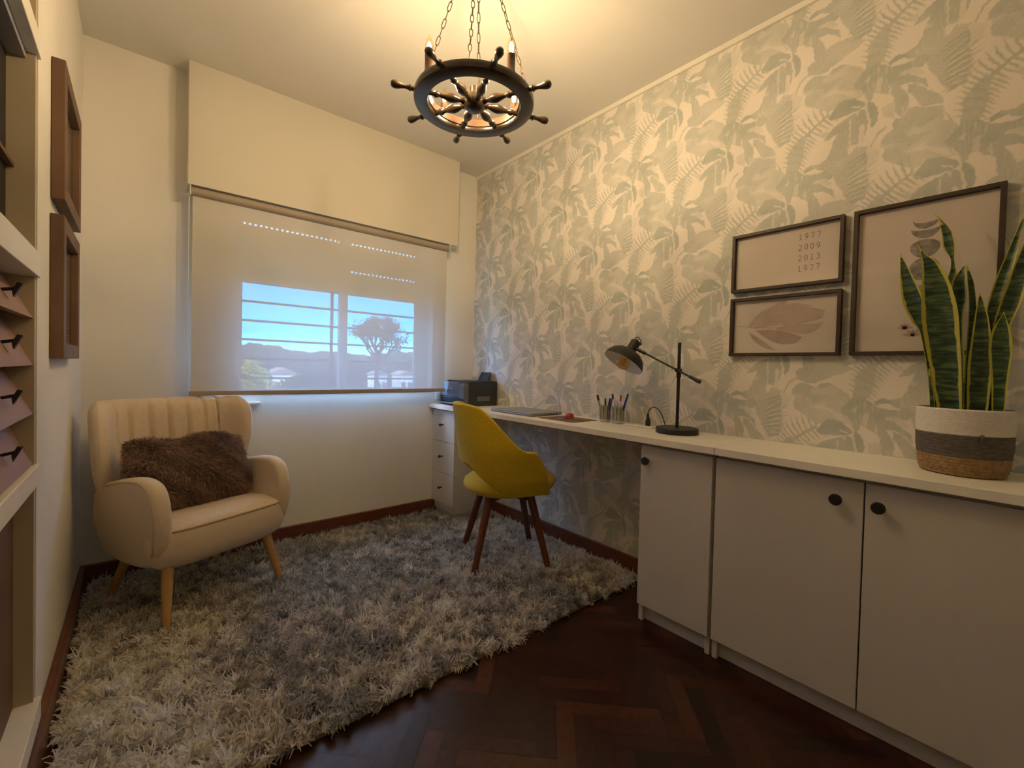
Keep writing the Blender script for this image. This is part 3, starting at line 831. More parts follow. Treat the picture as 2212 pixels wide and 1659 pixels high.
# ================================================================ RUG
def strands(roots, dirs, lens, width, spread, nst, seed, cols, droop=0.25, cvar=.18, flat=0.0):
    """numpy tufts: each root grows nst ribbons of 2 segments; returns verts, quads, colours"""
    r = np.random.RandomState(seed)
    T = len(roots)
    N = T * nst
    root = np.repeat(roots, nst, 0) + np.c_[r.randn(N, 2) * .003, np.zeros(N)]
    d = np.repeat(dirs, nst, 0) + r.randn(N, 3) * spread
    d /= np.linalg.norm(d, axis=1)[:, None]
    L_ = np.repeat(lens, nst) * (0.7 + .5 * r.rand(N))
    side = np.cross(d, np.array([0, 0, flat]) + r.randn(N, 3)); side /= np.linalg.norm(side, axis=1)[:, None]
    w = width * (0.7 + .6 * r.rand(N))[:, None] / 2
    mid = root + d * (L_ * .55)[:, None]
    d2 = d + r.randn(N, 3) * .35; d2[:, 2] -= droop
    d2 /= np.linalg.norm(d2, axis=1)[:, None]
    tip = mid + d2 * (L_ * .45)[:, None]
    V = np.empty((N, 6, 3))
    V[:, 0] = root - side * w; V[:, 1] = root + side * w
    V[:, 2] = mid + side * w * 1.1; V[:, 3] = mid - side * w * 1.1
    V[:, 4] = tip + side * w * .5; V[:, 5] = tip - side * w * .5
    i = np.arange(N)[:, None] * 6
    F = np.concatenate([i + np.array([[0, 1, 2, 3]]), i + np.array([[3, 2, 4, 5]])], 1).reshape(-1)
    C = np.repeat(cols, nst, 0) * (1 - cvar + 2 * cvar * r.rand(N))[:, None]
    C = np.repeat(C, 6, 0)
    return V.reshape(-1, 3), F, C

def vnoise(x, y, scale, seed):
    r = np.random.RandomState(seed); K = 64
    a = r.rand(K, K)
    X = x * scale; Y = y * scale
    x0 = np.floor(X).astype(int); y0 = np.floor(Y).astype(int)
    fx = X - x0; fy = Y - y0
    fx = fx * fx * (3 - 2 * fx); fy = fy * fy * (3 - 2 * fy)
    return (a[x0 % K, y0 % K] * (1 - fx) + a[(x0 + 1) % K, y0 % K] * fx) * (1 - fy) + (a[x0 % K, (y0 + 1) % K] * (1 - fx) + a[(x0 + 1) % K, (y0 + 1) % K] * fx) * fy

def rug():
    x0, x1, y0, y1 = -2.045, -0.03, -1.475, -0.03
    st = 0.0150
    xs = np.arange(x0, x1, st); ys = np.arange(y0, y1, st)
    X, Y = np.meshgrid(xs, ys); X = X.ravel(); Y = Y.ravel()
    r = np.random.RandomState(2)
    X = X + r.uniform(-.5, .5, len(X)) * st; Y = Y + r.uniform(-.5, .5, len(Y)) * st
    # rug tucks under the desk cabinet's front edge, not through its drawer unit
    keep = ~((X > -0.34) & (Y > -0.30))
    X = X[keep]; Y = Y[keep]
    n = len(X)
    z = np.full(n, .010) + .006 * vnoise(X, Y, 30, 15)
    dirs = np.c_[(vnoise(X, Y, 30, 5) - .5) * 2.6 + r.randn(n) * .55, (vnoise(X, Y, 30, 6) - .5) * 2.6 + r.randn(n) * .55, np.full(n, .62)]
    dirs /= np.linalg.norm(dirs, axis=1)[:, None]
    lens = .024 + .022 * r.rand(n)
    cream = np.array([0.93, 0.88, 0.79]); taupe = np.array([0.74, 0.67, 0.58]); grey = np.array([0.46, 0.45, 0.44])
    # diagonal bands: cream - taupe - grey - taupe - cream as woven in the rug
    s = (X - x0) / (x1 - x0)
    edge = np.minimum(np.minimum((X - x0) / .55, (x1 - X) / .45), 1.0)
    k = np.clip(edge, 0, 1) + (vnoise(X, Y, 3.0, 8) - .5) * .5 + (vnoise(X, Y, 9, 9) - .5) * .5
    k = np.clip(k, 0, 1.3)
    t1 = np.clip(k / .65, 0, 1)[:, None]; t2 = np.clip((k - .65) / .45, 0, 1)[:, None]
    col = cream * (1 - t1) + taupe * t1
    col = col * (1 - t2) + grey * t2
    sp = (vnoise(X, Y, 36, 12) * .65 + r.rand(n) * .35)[:, None]
    col = np.clip(col * (.15 + 1.95 * sp), 0, .96)
    V, F, C = strands(np.c_[X, Y, z], dirs, lens, .0046, .38, 19, 4, col, droop=.5, cvar=.22, flat=2.5)
    t = thing('shag_rug', 'large cream and grey shaggy rug covering the parquet under both chairs', 'rug', (0, 0, 0))
    me = G().prism([(x0, y0), (x1, y0), (x1, -.305), (-.345, -.305), (-.345, y1), (x0, y1)], 'z', .001, .013).obj('backing', mat('rug_backing', (.25, .22, .19), .95, vary=.3, vscale=30), t)
    m = attr_mat('rug_yarn', rough=0.85, spec=0.1, sheen=0.3, trans=0.5)
    o = fast_mesh('pile', V, F, 4, m, 'tint', C, smooth=False, parent=t)
    o['kind'] = 'stuff'
rug()

# ================================================================ ARMCHAIR
def armchair():
    t = thing('wing_armchair', 'cream upholstered wing armchair with channelled back and beech legs on the rug', 'armchair', (-1.692, -.388, 0), math.radians(24))
    # seat: rounded plan, bulging front
    def seat_outline(s, n=60):
        out = []
        for i in range(n):
            a = 2 * PI * i / n
            c, sn = math.cos(a), math.sin(a)
            e = 0.42
            y = .255 * math.copysign(abs(sn) ** e, sn)
            kf = max(0, min(1, (-y - .10) / .12)); kf = kf * kf * (3 - 2 * kf)
            x = (.258 + .036 * kf) * math.copysign(abs(c) ** e, c)
            out.append((x * s, y * s))
        return out
    n = 72
    prof = [(.0, .232), (.60, .232), (.86, .240), (.95, .262), (.99, .30), (1.0, .345), (.985, .375), (.972, .386), (.955, .393), (.90, .402), (.75, .412), (.5, .418), (0, .421)]
    g = G()
    rings = []
    vs_ = []; fs_ = []
    for (s, z) in prof:
        if s == 0: vs_.append((.006, 0.02, z)); rings.append([len(vs_) - 1]); continue
        ol = seat_outline(s, n); idx = []
        for (x, y) in ol:
            yy = y + .02
            vs_.append((x * 1.0 + .006, yy, z + (.018 * (yy + .05) if z < .3 else -.02 * (yy + .24)))); idx.append(len(vs_) - 1)
        rings.append(idx)
    for a, b in zip(rings[:-1], rings[1:]):
        if len(a) == 1:
            for i in range(n): fs_.append((a[0], b[(i + 1) % n], b[i]))
        elif len(b) == 1:
            for i in range(n): fs_.append((b[0], a[i], a[(i + 1) % n]))
        else:
            for i in range(n): fs_.append((a[i], a[(i + 1) % n], b[(i + 1) % n], b[i]))
    g.add(vs_, fs_)
    g.obj('seat', M_cream, t, smooth=True)
    pip = [(x + .006, y + .02, .386 - .02 * (y + .26)) for x, y in seat_outline(.978, n) if y < .12]
    pip.sort(key=lambda p: math.atan2(p[1] - .25, p[0]) if True else 0)
    G().tube(pip, .0042, 8).obj('piping', M_pipe, t, smooth=True)
    # arms
    arm_poly = [(.20, .26), (.205, .40), (.19, .515), (.10, .542), (.0, .566), (-.09, .578), (-.145, .574), (-.185, .556), (-.212, .52), (-.226, .475), (-.230, .42), (-.222, .36), (-.20, .30), (-.16, .255), (-.08, .228), (.05, .215), (.16, .222)]
    for sgn in (-1, 1):
        g = G()
        xi, xo = .216, .276
        # smooth curve through polygon (closed Catmull-Rom)
        pts = []
        m_ = len(arm_poly)
        for i in range(m_):
            p0, p1, p2, p3 = [Vector(arm_poly[(i + k) % m_]) for k in (-1, 0, 1, 2)]
            for q in range(4):
                u = q / 4
                pts.append(tuple(0.5 * ((2 * p1) + (-p0 + p2) * u + (2 * p0 - 5 * p1 + 4 * p2 - p3) * u * u + (-p0 + 3 * p1 - 3 * p2 + p3) * u ** 3)))
        g.prism(pts, 'x', xi, xo, bev=.022, seg=5)
        # lean outwards towards the top, mirrored for the other side
        nv = []
        for (x, y, z) in g.v:
            lean = .030 * max(0, (z - .25)) / .35
            bow = .018 * math.sin(max(0, min(1, (z - .2) / .4)) * PI)
            inn = -.035 * max(0, (-.05 - y) / .2)
            bot = -.03 * max(0, (.33 - z) / .14)
            nv.append((sgn * (x - .01 + lean * .5 + bow * .5 + inn * (.3) + bot) + .002, y, z))
        g.v = nv
        a = g.obj('armrest', M_cream, t, smooth=True, angle=60)
        # welt seam on the outer face
        seam = []
        for (y, z) in pts:
            if z > .30:
                lean = .030 * max(0, (z - .25)) / .35
                bow = .018 * math.sin(max(0, min(1, (z - .2) / .4)) * PI)
                inn = -.035 * max(0, (-.05 - y) / .2)
                k = .93
                yy = .0 + (y - 0) * k; zz = .40 + (z - .40) * k
                seam.append((sgn * (xo - .01 + lean * .5 + bow * .5 + inn * .3) + .002, yy, zz))
        # order along the curve, front-bottom to back
        seam = [p for p in seam if p[2] > .25]
        st = max(range(len(seam)), key=lambda i: (Vector(seam[i]) - Vector(seam[i - 1])).length)
        seam = seam[st:] + seam[:st]
        G().tube(seam, .003, 6).obj('piping', M_pipe, a, smooth=True)
    # winged back with vertical channels
    Z0, Z1 = .33, .848
    def halfarc(z):
        if z < .46: w = .245 + .02 * (z - Z0) / .13
        else:
            k = min(1, (z - .46) / .27); k = k * (2 - k) if k < 1 else 1
            w = .262 + .122 * k
        if z > .765:
            q = (z - .765) / (Z1 - .765)
            w *= (1 - q ** 3.2 * .16)
        return w
    def mid(u, z):
        """point + outward normal of the back's mid surface; u is arc length from the centre"""
        lean = .0 + (z - Z0) * .15
        flat = .150
        au = abs(u)
        if au < flat:
            x = au; y = .185; ang = 0
        else:
            R_ = .13; s = au - flat; a = min(s / R_, math.radians(72)); rest = s - a * R_
            x = flat + R_ * math.sin(a) + rest * math.cos(a)
            y = .185 - R_ * (1 - math.cos(a)) - rest * math.sin(a); ang = a
        sg = 1 if u >= 0 else -1
        nrm = Vector((sg * -math.sin(ang), -math.cos(ang), 0))   # towards the sitter
        return Vector((sg * x - .010, y + lean, z)), nrm
    NU, NV = 120, 30
    def shell(side):
        def fn(a, b):
            z = Z0 + (Z1 - Z0) * b
            w = halfarc(z)
            u = (a * 2 - 1) * w
            p, nrm = mid(u, z)
            e = 1 - abs(a * 2 - 1) ** 10
            et = 1 - max(0, (b - .86) / .14) ** 2.5
            th = .033 * math.sqrt(max(0, e * et)) + .0005
            if side > 0:
                fl = max(0, 1 - abs(u) / .235)
                ch = 0
                if abs(u) < .225:
                    ph = (u + .225) / .075
                    f = abs(ph - round(ph))
                    ch = -.017 * math.exp(-(f / .10) ** 2) * (1 if 0.4 < ph < 5.6 else .7)
                th2 = th + (.007 + ch) * math.sqrt(max(0, et)) if e > .2 else th
                return p + nrm * th2
            return p - nrm * th * .9
        return fn
    g = G()
    g.grid(shell(1), NU, NV); g.grid(shell(-1), NU, NV)
    # close the rims
    k = NV + 1; off = (NU + 1) * k
    for i in range(NU):
        g.f.append((i * k + NV, (i + 1) * k + NV, off + (i + 1) * k + NV, off + i * k + NV)); g.mi.append(0)
        g.f.append((i * k, off + i * k, off + (i + 1) * k, (i + 1) * k)); g.mi.append(0)
    for j in range(NV):
        g.f.append((j, j + 1, off + j + 1, off + j)); g.mi.append(0)
        b_ = NU * k
        g.f.append((b_ + j, off + b_ + j, off + b_ + j + 1, b_ + j + 1)); g.mi.append(0)
    bk = g.obj('backrest', M_cream, t, smooth=True, angle=75)
    # seam down the wing edge
    # legs
    for (tx, ty, fx, fy) in ((-.20, -.165, -.225, -.205), (.19, -.165, .235, -.215), (-.17, .16, -.205, .262), (.16, .16, .20, .262)):
        g = G()
        g.cyl((tx, ty, .245), (fx, fy, .012), .021, .0125, 20)
        g.obj('leg', M_beech, t, smooth=True, angle=40)
armchair()

def pillow():
    t = thing('fur_pillow', 'brown shaggy fur lumbar pillow leaning in the cream armchair', 'pillow', (-1.692, -.388, 0), math.radians(24))
    w, h, d = .214, .130, .050
    tilt = math.radians(-24)   # lean back
    roll = math.radians(2)
    M = Matrix.Translation((-.024, .010, .558)) @ Matrix.Rotation(roll, 4, 'Y') @ Matrix.Rotation(tilt, 4, 'X')
    def surf(u, v, side):
        # u,v in -1..1
        k = max(0, (1 - abs(u) ** 3.2)) ** .55 * max(0, (1 - abs(v) ** 3.0)) ** .55
        pin = 1 - .06 * (abs(u) ** 2) * (abs(v) ** 2)
        return M @ Vector((u * w * pin, side * -d * k, v * h * pin))
    g = G()
    g.grid(lambda a, b: surf(a * 2 - 1, b * 2 - 1, 1), 30, 20)
    g.grid(lambda a, b: surf(a * 2 - 1, b * 2 - 1, -1), 30, 20)
    g.obj('cushion', mat('pillow_base', (.09, .05, .035), .9, vary=.2), t, smooth=True)
    r = np.random.RandomState(9)
    roots = []; dirs = []; cols = []
    n = 7000
    for i in range(n):
        u = r.uniform(-1, 1); v = r.uniform(-1, 1)
        side = 1 if r.rand() < .8 else -1
        if r.rand() < .12:
            if r.rand() < .5: u = math.copysign(.97, u)
            else: v = math.copysign(.97, v)
        p = surf(u, v, side)
        pu = surf(min(u + .03, 1), v, side) - surf(max(u - .03, -1), v, side)
        pv = surf(u, min(v + .03, 1), side) - surf(u, max(v - .03, -1), side)
        nr = pu.cross(pv)
        if nr.length < 1e-9: nr = Vector((0, -1, 0))
        nr.normalize()
        if nr.dot(M.to_3x3() @ Vector((0, -side, 0))) < 0: nr = -nr
        outw = M.to_3x3() @ Vector((u ** 5, 0, v ** 5))
        flow = M.to_3x3() @ Vector((math.sin(v * 3 + u * 4) * .8 + .5, 0, -.7 + math.sin(u * 5) * .4))
        dd = (nr * .38 + flow * .85 + outw * .75)
        roots.append(p); dirs.append(dd.normalized())
        k = .62 + .8 * r.rand() * (0.6 + .4 * math.sin(u * 9 + v * 7))
        cols.append((0.38 * k, 0.245 * k, 0.185 * k))
    V, F, C = strands(np.array(roots), np.array(dirs), np.full(n, .030), .0019, .20, 9, 12, np.array(cols), droop=.3, cvar=.3)
    o = fast_mesh('fur', V, F, 4, attr_mat('pillow_fur', rough=.65, spec=.25, sheen=.3, trans=0.3), 'tint', C, parent=t)
    o['kind'] = 'stuff'
pillow()

# ================================================================ MUSTARD CHAIR
def desk_chair():
    t = thing('mustard_desk_chair', 'mustard yellow tub chair with angled dark wooden legs pushed to the desk', 'chair', (-.405, -.905, 0), math.radians(-20))
    # local: +x forward
    R_ = .225
    Lq = R_ * PI / 2; St = .118
    def plan(s, grow=0.0):
        a = abs(s); sg = 1 if s >= 0 else -1
        R2 = R_ + grow
        if a < Lq:
            th = a / R_
            return Vector((-R2 * math.cos(th) , sg * R2 * math.sin(th), 0)), th
        return Vector((a - Lq, sg * (R2 - .10 * (a - Lq)), 0)), PI / 2
    smax = Lq + St
    def ztop(s):
        a = abs(s)
        if a < .15: return .842 - .5 * max(0, a - .09) ** 2 * 4
        k = min(1, (a - .15) / .225); k = k * k * (3 - 2 * k)
        z = .8335 + (.622 - .8335) * k
        q = max(0, (a - (smax - .075)) / .075)
        return z - .10 * q ** 2.2
    def zbot(s):
        a = abs(s)
        k = min(1, max(0, (a - .09) / .20)); k = k ** .85
        z = .540 + (.395 - .540) * k
        return z
    g = G()
    NU, NV = 64, 22
    def fn(a, b):
        s = (a * 2 - 1) * smax
        z0, z1 = zbot(s), ztop(s)
        z = z0 + (z1 - z0) * b
        p, th = plan(s, 0)
        lean = max(0, z - .47) * .15 * max(0, math.cos(th)) ** 1.0
        flare = max(0, z - .40) * .12 * math.sin(th)
        tuck = -.06 * max(0, (.47 - z) / .09) * (.4 + .6 * math.sin(th))
        sg = 1 if s >= 0 else -1
        x = p.x - lean - tuck * math.cos(th) * .3
        y = p.y + sg * (flare + tuck * .45 * math.sin(th))
        # back narrows towards the top
        if abs(s) < Lq:
            nar = 1 - .22 * max(0, (z - .62) / .22) * 1.0
            y *= nar
        # arm front edge slants forward at the seat
        if abs(s) > Lq:
            x += (.045) * max(0, (.56 - z) / .16) * (abs(s) - Lq) / St
        return (x, y, z)
    g.grid(fn, NU, NV)
    g.obj('shell', M_mustard, t, smooth=True, solid=.026, soff=0, sub=2)
    # seat cushion, rounded disc longer at the front
    g = G()
    prof = [(0, .375), (.15, .377), (.195, .386), (.222, .402), (.232, .422), (.226, .443), (.205, .458), (.16, .468), (.08, .473), (0, .474)]
    n = 56; vs_ = []; fs_ = []; rings = []
    for (r_, z) in prof:
        if r_ == 0: vs_.append((0.0, 0, z)); rings.append([len(vs_) - 1]); continue
        idx = []
        for i in range(n):
            a = 2 * PI * i / n
            x = r_ * math.cos(a); y = r_ * .98 * math.sin(a)
            x = x * (1.17 if x > 0 else .97)
            vs_.append((x, y, z + (.006 * x / .2)))
            idx.append(len(vs_) - 1)
        rings.append(idx)
    for a, b in zip(rings[:-1], rings[1:]):
        for i in range(n):
            if len(a) == 1: fs_.append((a[0], b[(i + 1) % n], b[i]))
            elif len(b) == 1: fs_.append((b[0], a[i], a[(i + 1) % n]))
            else: fs_.append((a[i], a[(i + 1) % n], b[(i + 1) % n], b[i]))
    g.add(vs_, fs_)
    g.obj('seat', M_mustard, t, smooth=True)
    # cross frame under the seat
    g = G()
    for a in (37.6, 127.6):
        m = Matrix.Rotation(math.radians(a), 4, 'Z')
        g.box(-.14, .14, -.016, .016, .345, .372, .004, m=m)
    g.lathe([(.05, .355), (.05, .378)], 20)
    g.obj('seat_frame', M_walnut, t)
    for sx in (-1, 1):
        for sy in (-1, 1):
            g = G()
            ro = lambda q: (sx * q * math.cos(.1291) + sy * q * math.sin(.1291), -sx * q * math.sin(.1291) + sy * q * math.cos(.1291))
            tx, ty = ro(.105)
            fx, fy = ro(.188)
            g.cyl((tx, ty, .378), (fx, fy, .02), .021, .0155, 12)
            g.obj('leg', M_walnut, t, smooth=True, angle=25)
desk_chair()

# ================================================================ DESK AND CABINETS
DZ = .762; DT = .026; DX = -.362
def knob(parent, x, y, z, r=.015):
    g = G()
    m = Matrix.Translation((x, y, z)) @ Matrix.Rotation(-PI / 2, 4, 'Y')
    g.lathe([(.005, 0), (.005, .016), (r * .8, .018), (r, .022), (r, .027), (r * .85, .030), (0, .030)], 24, m=m)
    return g.obj('knob', M_black, parent, smooth=True, angle=40)

t = thing('desk', 'long white desk surface running along the papered wall from window to cabinets', 'desk', (0, -1.0, DZ))
G().box(DX, -.001, -.983, .999, -DT, 0, .0015).obj('board', M_top, t)
t = thing('worktop', 'white worktop board with the plant basket standing on it', 'worktop', (0, -2.5, DZ))
G().box(DX, -.001, -.9, .515, -DT, 0, .0015).obj('board', M_top, t)

# drawer unit by the window
t = thing('drawer_unit', 'white three-drawer unit under the desk in the window corner', 'drawer unit', (-.328, -.14, 0))
g = G()
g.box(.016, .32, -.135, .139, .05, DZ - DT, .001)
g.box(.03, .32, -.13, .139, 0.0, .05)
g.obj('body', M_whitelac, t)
zs = [.095, .302, .515, .728]
for i in range(3):
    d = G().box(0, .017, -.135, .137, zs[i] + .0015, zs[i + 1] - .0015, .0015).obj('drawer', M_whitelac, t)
    knob(d, 0, .005, (zs[i] + zs[i + 1]) / 2 + .008, .0095)
# side panel beside the unit facing the knee space
# cabinets
def cabinet(name, label, y0, y1, doors, knobs):
    t = thing(name, label, 'cabinet', (-.31, (y0 + y1) / 2, 0))
    cy = (y0 + y1) / 2
    a, b = y0 - cy, y1 - cy
    g = G()
    g.box(.0, .016, 0, 0, 0, 0) if False else None
    zt = DZ - DT
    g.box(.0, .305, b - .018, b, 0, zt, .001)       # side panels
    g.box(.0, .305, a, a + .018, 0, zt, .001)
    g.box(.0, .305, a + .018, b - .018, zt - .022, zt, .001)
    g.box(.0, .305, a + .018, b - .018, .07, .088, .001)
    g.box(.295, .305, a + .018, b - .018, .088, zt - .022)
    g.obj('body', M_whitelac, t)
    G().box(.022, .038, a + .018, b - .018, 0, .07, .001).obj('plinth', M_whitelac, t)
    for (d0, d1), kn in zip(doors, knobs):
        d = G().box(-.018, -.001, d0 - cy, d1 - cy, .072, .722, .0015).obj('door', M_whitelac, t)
        knob(d, -.018, kn[0] - cy, kn[1], .0165)
cabinet('tall_cabinet', 'narrow single-door white cabinet beside the knee space', -1.966, -1.669, [(-1.964, -1.671)], [(-1.705, .664)])
cabinet('tall_cabinet', 'wide two-door white cabinet below the plant basket', -2.83, -1.975, [(-2.395, -1.977), (-2.828, -2.399)], [(-2.335, .664), (-2.432, .664)])

# ================================================================ PRINTER
def printer():
    t = thing('printer', 'black inkjet printer on the desk end nearest the window', 'printer', (-.155, -.175, DZ))
    # local x -.13..+.135 , front is -x
    g = G()
    side = [(-.128, .004), (.138, .0), (.138, .158), (-.075, .160), (-.112, .153), (-.124, .135)]
    g.prism([(x, z) for x, z in side], 'y', -.145, .155, bev=.004, seg=2)
    g.obj('body', M_printer, t, smooth=True, angle=30)
    g = G().box(-.133, -.124, -.128 + .05, .152, .060, .157, .003)
    g.obj('front_panel', M_printer2, t)
    # ink tank column at the near corner
    tk = G().prism([(-.136, .004), (-.10, .004), (-.10, .15), (-.122, .150), (-.134, .142)], 'y', -.146, -.080, bev=.003).obj('ink_tank_unit', M_printer2, t, smooth=True, angle=30)
    g = G()
    for k in range(4):
        g.box(-.1375, -.1355, -.140 + k * .015, -.131 + k * .015, .010, .052)
    g.obj('ink_window', M_black, tk)
    g = G().box(-.1345, -.128, -.074, .135, .022, .056, .004)
    g.obj('output_slot', M_black, t)
    g = G().box(-.160, -.128, -.065, .125, .012, .020, .002)
    g.obj('output_tray', M_printer2, t)
    g = G().box(-.1337, -.1325, -.0, .035, .108, .116)
    plabel(g.obj('logo_plate', M_silver, t), 'small pale maker plate')
    # flatbed lid and control strip
    g = G().box(-.075, .136, -.143, .153, .159, .166, .003)
    g.obj('scanner_lid', M_printer, t)
    # rear paper support tilted back
    m = Matrix.Translation((.095, .0, .158)) @ Matrix.Rotation(math.radians(28), 4, 'Y')
    G().box(-.003, .003, -.085, .03, 0, .075, .0015, m=m).obj('paper_support', M_blackp, t)
    g = G().box(-.03, .075, -.1462, -.1448, .034, .065)
    plabel(g.obj('sticker', mat('sticker_grey', (.11, .11, .09), .6), t), 'dull grey rectangular sticker')
    return t
printer()

# ================================================================ THINGS ON THE DESK
t = thing('laptop', 'closed silver laptop lying on the desk behind the yellow chair', 'laptop', (-.165, -.78, DZ), math.radians(0))
G().box(-.12, .12, -.18, .18, .002, .011, .004).obj('base', M_laptop, t)
G().box(-.12, .12, -.18, .18, .0115, .0175, .0028).obj('lid', M_laptop, t)
g = G()
for k in range(5): g.box(-.02 + k * .022, -.008 + k * .022, -.181, -.1795, .0045, .009)
plabel(g.obj('port', M_black, t), 'dark side ports')

mp = G().box(-.095, .095, -.12, .12, 0, .003, .001).obj('mouse_pad', mat('mouse_pad_print', (.025, .01, .012), .55, vary=.5, vscale=25, vcol=(.28, .16, .12)))
mp.location = (-.185, -1.13, DZ)
tag(mp, 'dark red patterned mouse pad next to the laptop', 'mouse pad')
t = thing('computer_mouse', 'shiny red computer mouse on the patterned pad', 'mouse', (-.175, -1.135, DZ + .003), math.radians(8))
def mouse_fn(a, b):
    th = a * 2 * PI; ph = b * PI / 2
    c = math.cos(ph)
    return (.031 * math.cos(th) * c ** .6 if c > 0 else 0, .02 * math.sin(th) * c ** .6 if c > 0 else 0, .026 * math.sin(ph) ** .8)
g = G(); g.grid(mouse_fn, 32, 10, closeu=True)
g.v = [(x, y, z + .004) for x, y, z in g.v]
g.obj('shell', M_red, t, smooth=True)
g = G(); g.lathe([(.0, 0), (.029, 0), (.031, .006), (.0, .006)], 28, cap=False)
g.v = [(x, y * .66, z) for x, y, z in g.v]
g.obj('base', M_silver, t, smooth=True, angle=40)

# pen cups
def cup_mat():
    m = bpy.data.materials.new('cup_lattice')
    m.use_nodes = True
    N, L = nodes_of(m)
    b = N['Principled BSDF']; b.inputs['Roughness'].default_value = .4
    uv = N.new('ShaderNodeAttribute'); uv.attribute_name = 'tint'
    L.new(uv.outputs['Color'], b.inputs['Base Color'])
    return m
M_cup = cup_mat()
def pen_cup(loc, label, pens):
    t = thing('pen_cup', label, 'pen cup', loc, 0, 'pen cups beside the desk lamp')
    n, k = 96, 60
    r0, h = .027, .082
    vs_ = []; cols = []; fs_ = []
    for i in range(n):
        a = 2 * PI * i / n
        for j in range(k + 1):
            z = .012 + (h - .012) * j / k
            vs_.append((r0 * math.cos(a), r0 * math.sin(a), z))
            u = a / (2 * PI) * 9; v = j / k * 2.6
            # ogee lattice: wavy lines in antiphase
            w1 = abs(((u + .28 * math.sin(2 * PI * v)) % 1) - .5)
            w2 = abs(((u + .5 - .28 * math.sin(2 * PI * v)) % 1) - .5)
            line = w1 < .09 or abs(((u - .28 * math.sin(2 * PI * v)) % 1) - .5) < .09
            cols.append((.62, .58, .46) if line or j < 2 or j > k - 2 else (.17, .145, .085))
    for i in range(n):
        i2 = (i + 1) % n
        for j in range(k):
            fs_ += [i * (k + 1) + j, i2 * (k + 1) + j, i2 * (k + 1) + j + 1, i * (k + 1) + j + 1]
    fast_mesh('sleeve', vs_, fs_, 4, M_cup, 'tint', np.array(cols), smooth=True, parent=t)
    g = G(); g.lathe([(0, .002), (.022, .002), (.0255, .012), (.0255, .079), (.0235, .079), (.0235, .014), (0, .010)], 40, cap=False)
    g.obj('inner_cup', M_white, t, smooth=True, angle=40)
    g = G(); g.lathe([(.0, 0), (.026, 0), (.029, .004), (.031, .03), (.0315, .088), (.0303, .088), (.0298, .03), (.027, .005), (0, .003)], 40, cap=False)
    g.obj('glass_holder', M_clear, t, smooth=True, angle=50)
    for (kind, bx, by, tx, ty, L_, lab) in pens:
        base = Vector((loc[0] + bx, loc[1] + by, loc[2] + .018)); d = (Vector((tx, ty, 1))).normalized()
        name, m = {'marker': ('marker_pen', M_blackp), 'blue': ('ballpoint_pen', M_blue), 'navy': ('ballpoint_pen', M_navy), 'white': ('ballpoint_pen', M_white), 'red': ('ballpoint_pen', M_white)}[kind]
        p = thing(name, lab, 'pen', base)
        r_ = .0052 if kind == 'marker' else .0038
        g = G(); g.tube([(0, 0, 0), tuple(d * .005), tuple(d * (L_ - .03))], [r_ * .4, r_, r_], 12)
        g.obj('barrel', M_white if kind in ('white', 'red') else (M_silver if kind == 'marker' else m), p, smooth=True, angle=40)
        g = G(); g.tube([tuple(d * (L_ - .03)), tuple(d * (L_ - .004)), tuple(d * L_)], [r_ * 1.12, r_ * 1.12, r_ * .6], 12)
        g.tube([tuple(d * (L_ - .028) + Vector((-r_ * 1.3, 0, 0))), tuple(d * (L_ - .005) + Vector((-r_ * 1.3, 0, 0)))], [.0012, .0012], 6)
        g.obj('cap', {'marker': M_blackp, 'blue': M_blue, 'navy': M_navy, 'white': M_blue, 'red': M_red}[kind], p, smooth=True, angle=40)
pen_cup((-.088, -1.297, DZ), 'lattice-patterned pen cup in a clear holder, the one nearer the window', [
    ('marker', -.008, .012, -.10, .22, .120, 'black capped marker at the far side of the pen cup nearer the window'),
    ('navy', .006, .004, .05, .06, .100, 'short navy pen low in the pen cup nearer the window'),
    ('navy', .0, -.006, .02, -.20, .104, 'navy pen leaning right, low in the pen cup nearer the window'),
    ('blue', -.004, -.012, .05, -.28, .125, 'tall blue pen leaning right in the pen cup nearer the window')])
pen_cup((-.088, -1.377, DZ), 'lattice-patterned pen cup in a clear holder, the one nearer the black lamp', [
    ('white', -.006, .012, -.03, .16, .130, 'white and blue pen at the left of the pen cup nearer the lamp'),
    ('red', .004, -.002, .03, -.04, .122, 'white pen with red cap in the pen cup nearer the lamp'),
    ('blue', -.002, -.006, .03, -.36, .128, 'blue pen leaning right in the pen cup nearer the lamp'),
    ('blue', .004, -.012, .05, -.26, .135, 'tallest blue pen at the right of the pen cup nearer the lamp')])

# socket strip with plug
t = thing('power_strip', 'white flat desk outlet beside the pen cups with a black plug in it', 'power strip', (-.09, -1.51, DZ))
G().box(-.032, .032, -.075, .075, 0, .008, .003).obj('housing', M_white, t)
g = G()
for yy in (-.05, 0.0, .045): g.cyl((0, yy, .0078), (0, yy, .0086), .016, n=24)
g.obj('outlet', mat('outlet_pale_grey', (.55, .54, .5), .5), t)  # round outlet faces, slightly darker than the housing
t = thing('lamp_plug', 'black plug and cord arching from the desk outlet to the lamp', 'plug', (-.09, -1.545, DZ + .0086))
g = G(); g.tube([(0, 0, 0), (0, 0, .022), (0, .0, .032), (0, .001, .042), (0, .001, .056)], [.0115, .012, .008, .0055, .0045], 14)
g.obj('plug', M_blackp, t, smooth=True, angle=50)
ctl = [Vector(p) for p in ((0, .001, .040), (0, .001, .056), (.001, -.010, .078), (.002, -.030, .088), (.003, -.055, .074), (.004, -.075, .040), (.004, -.088, .004), (.004, -.089, -.001))]
pts = []
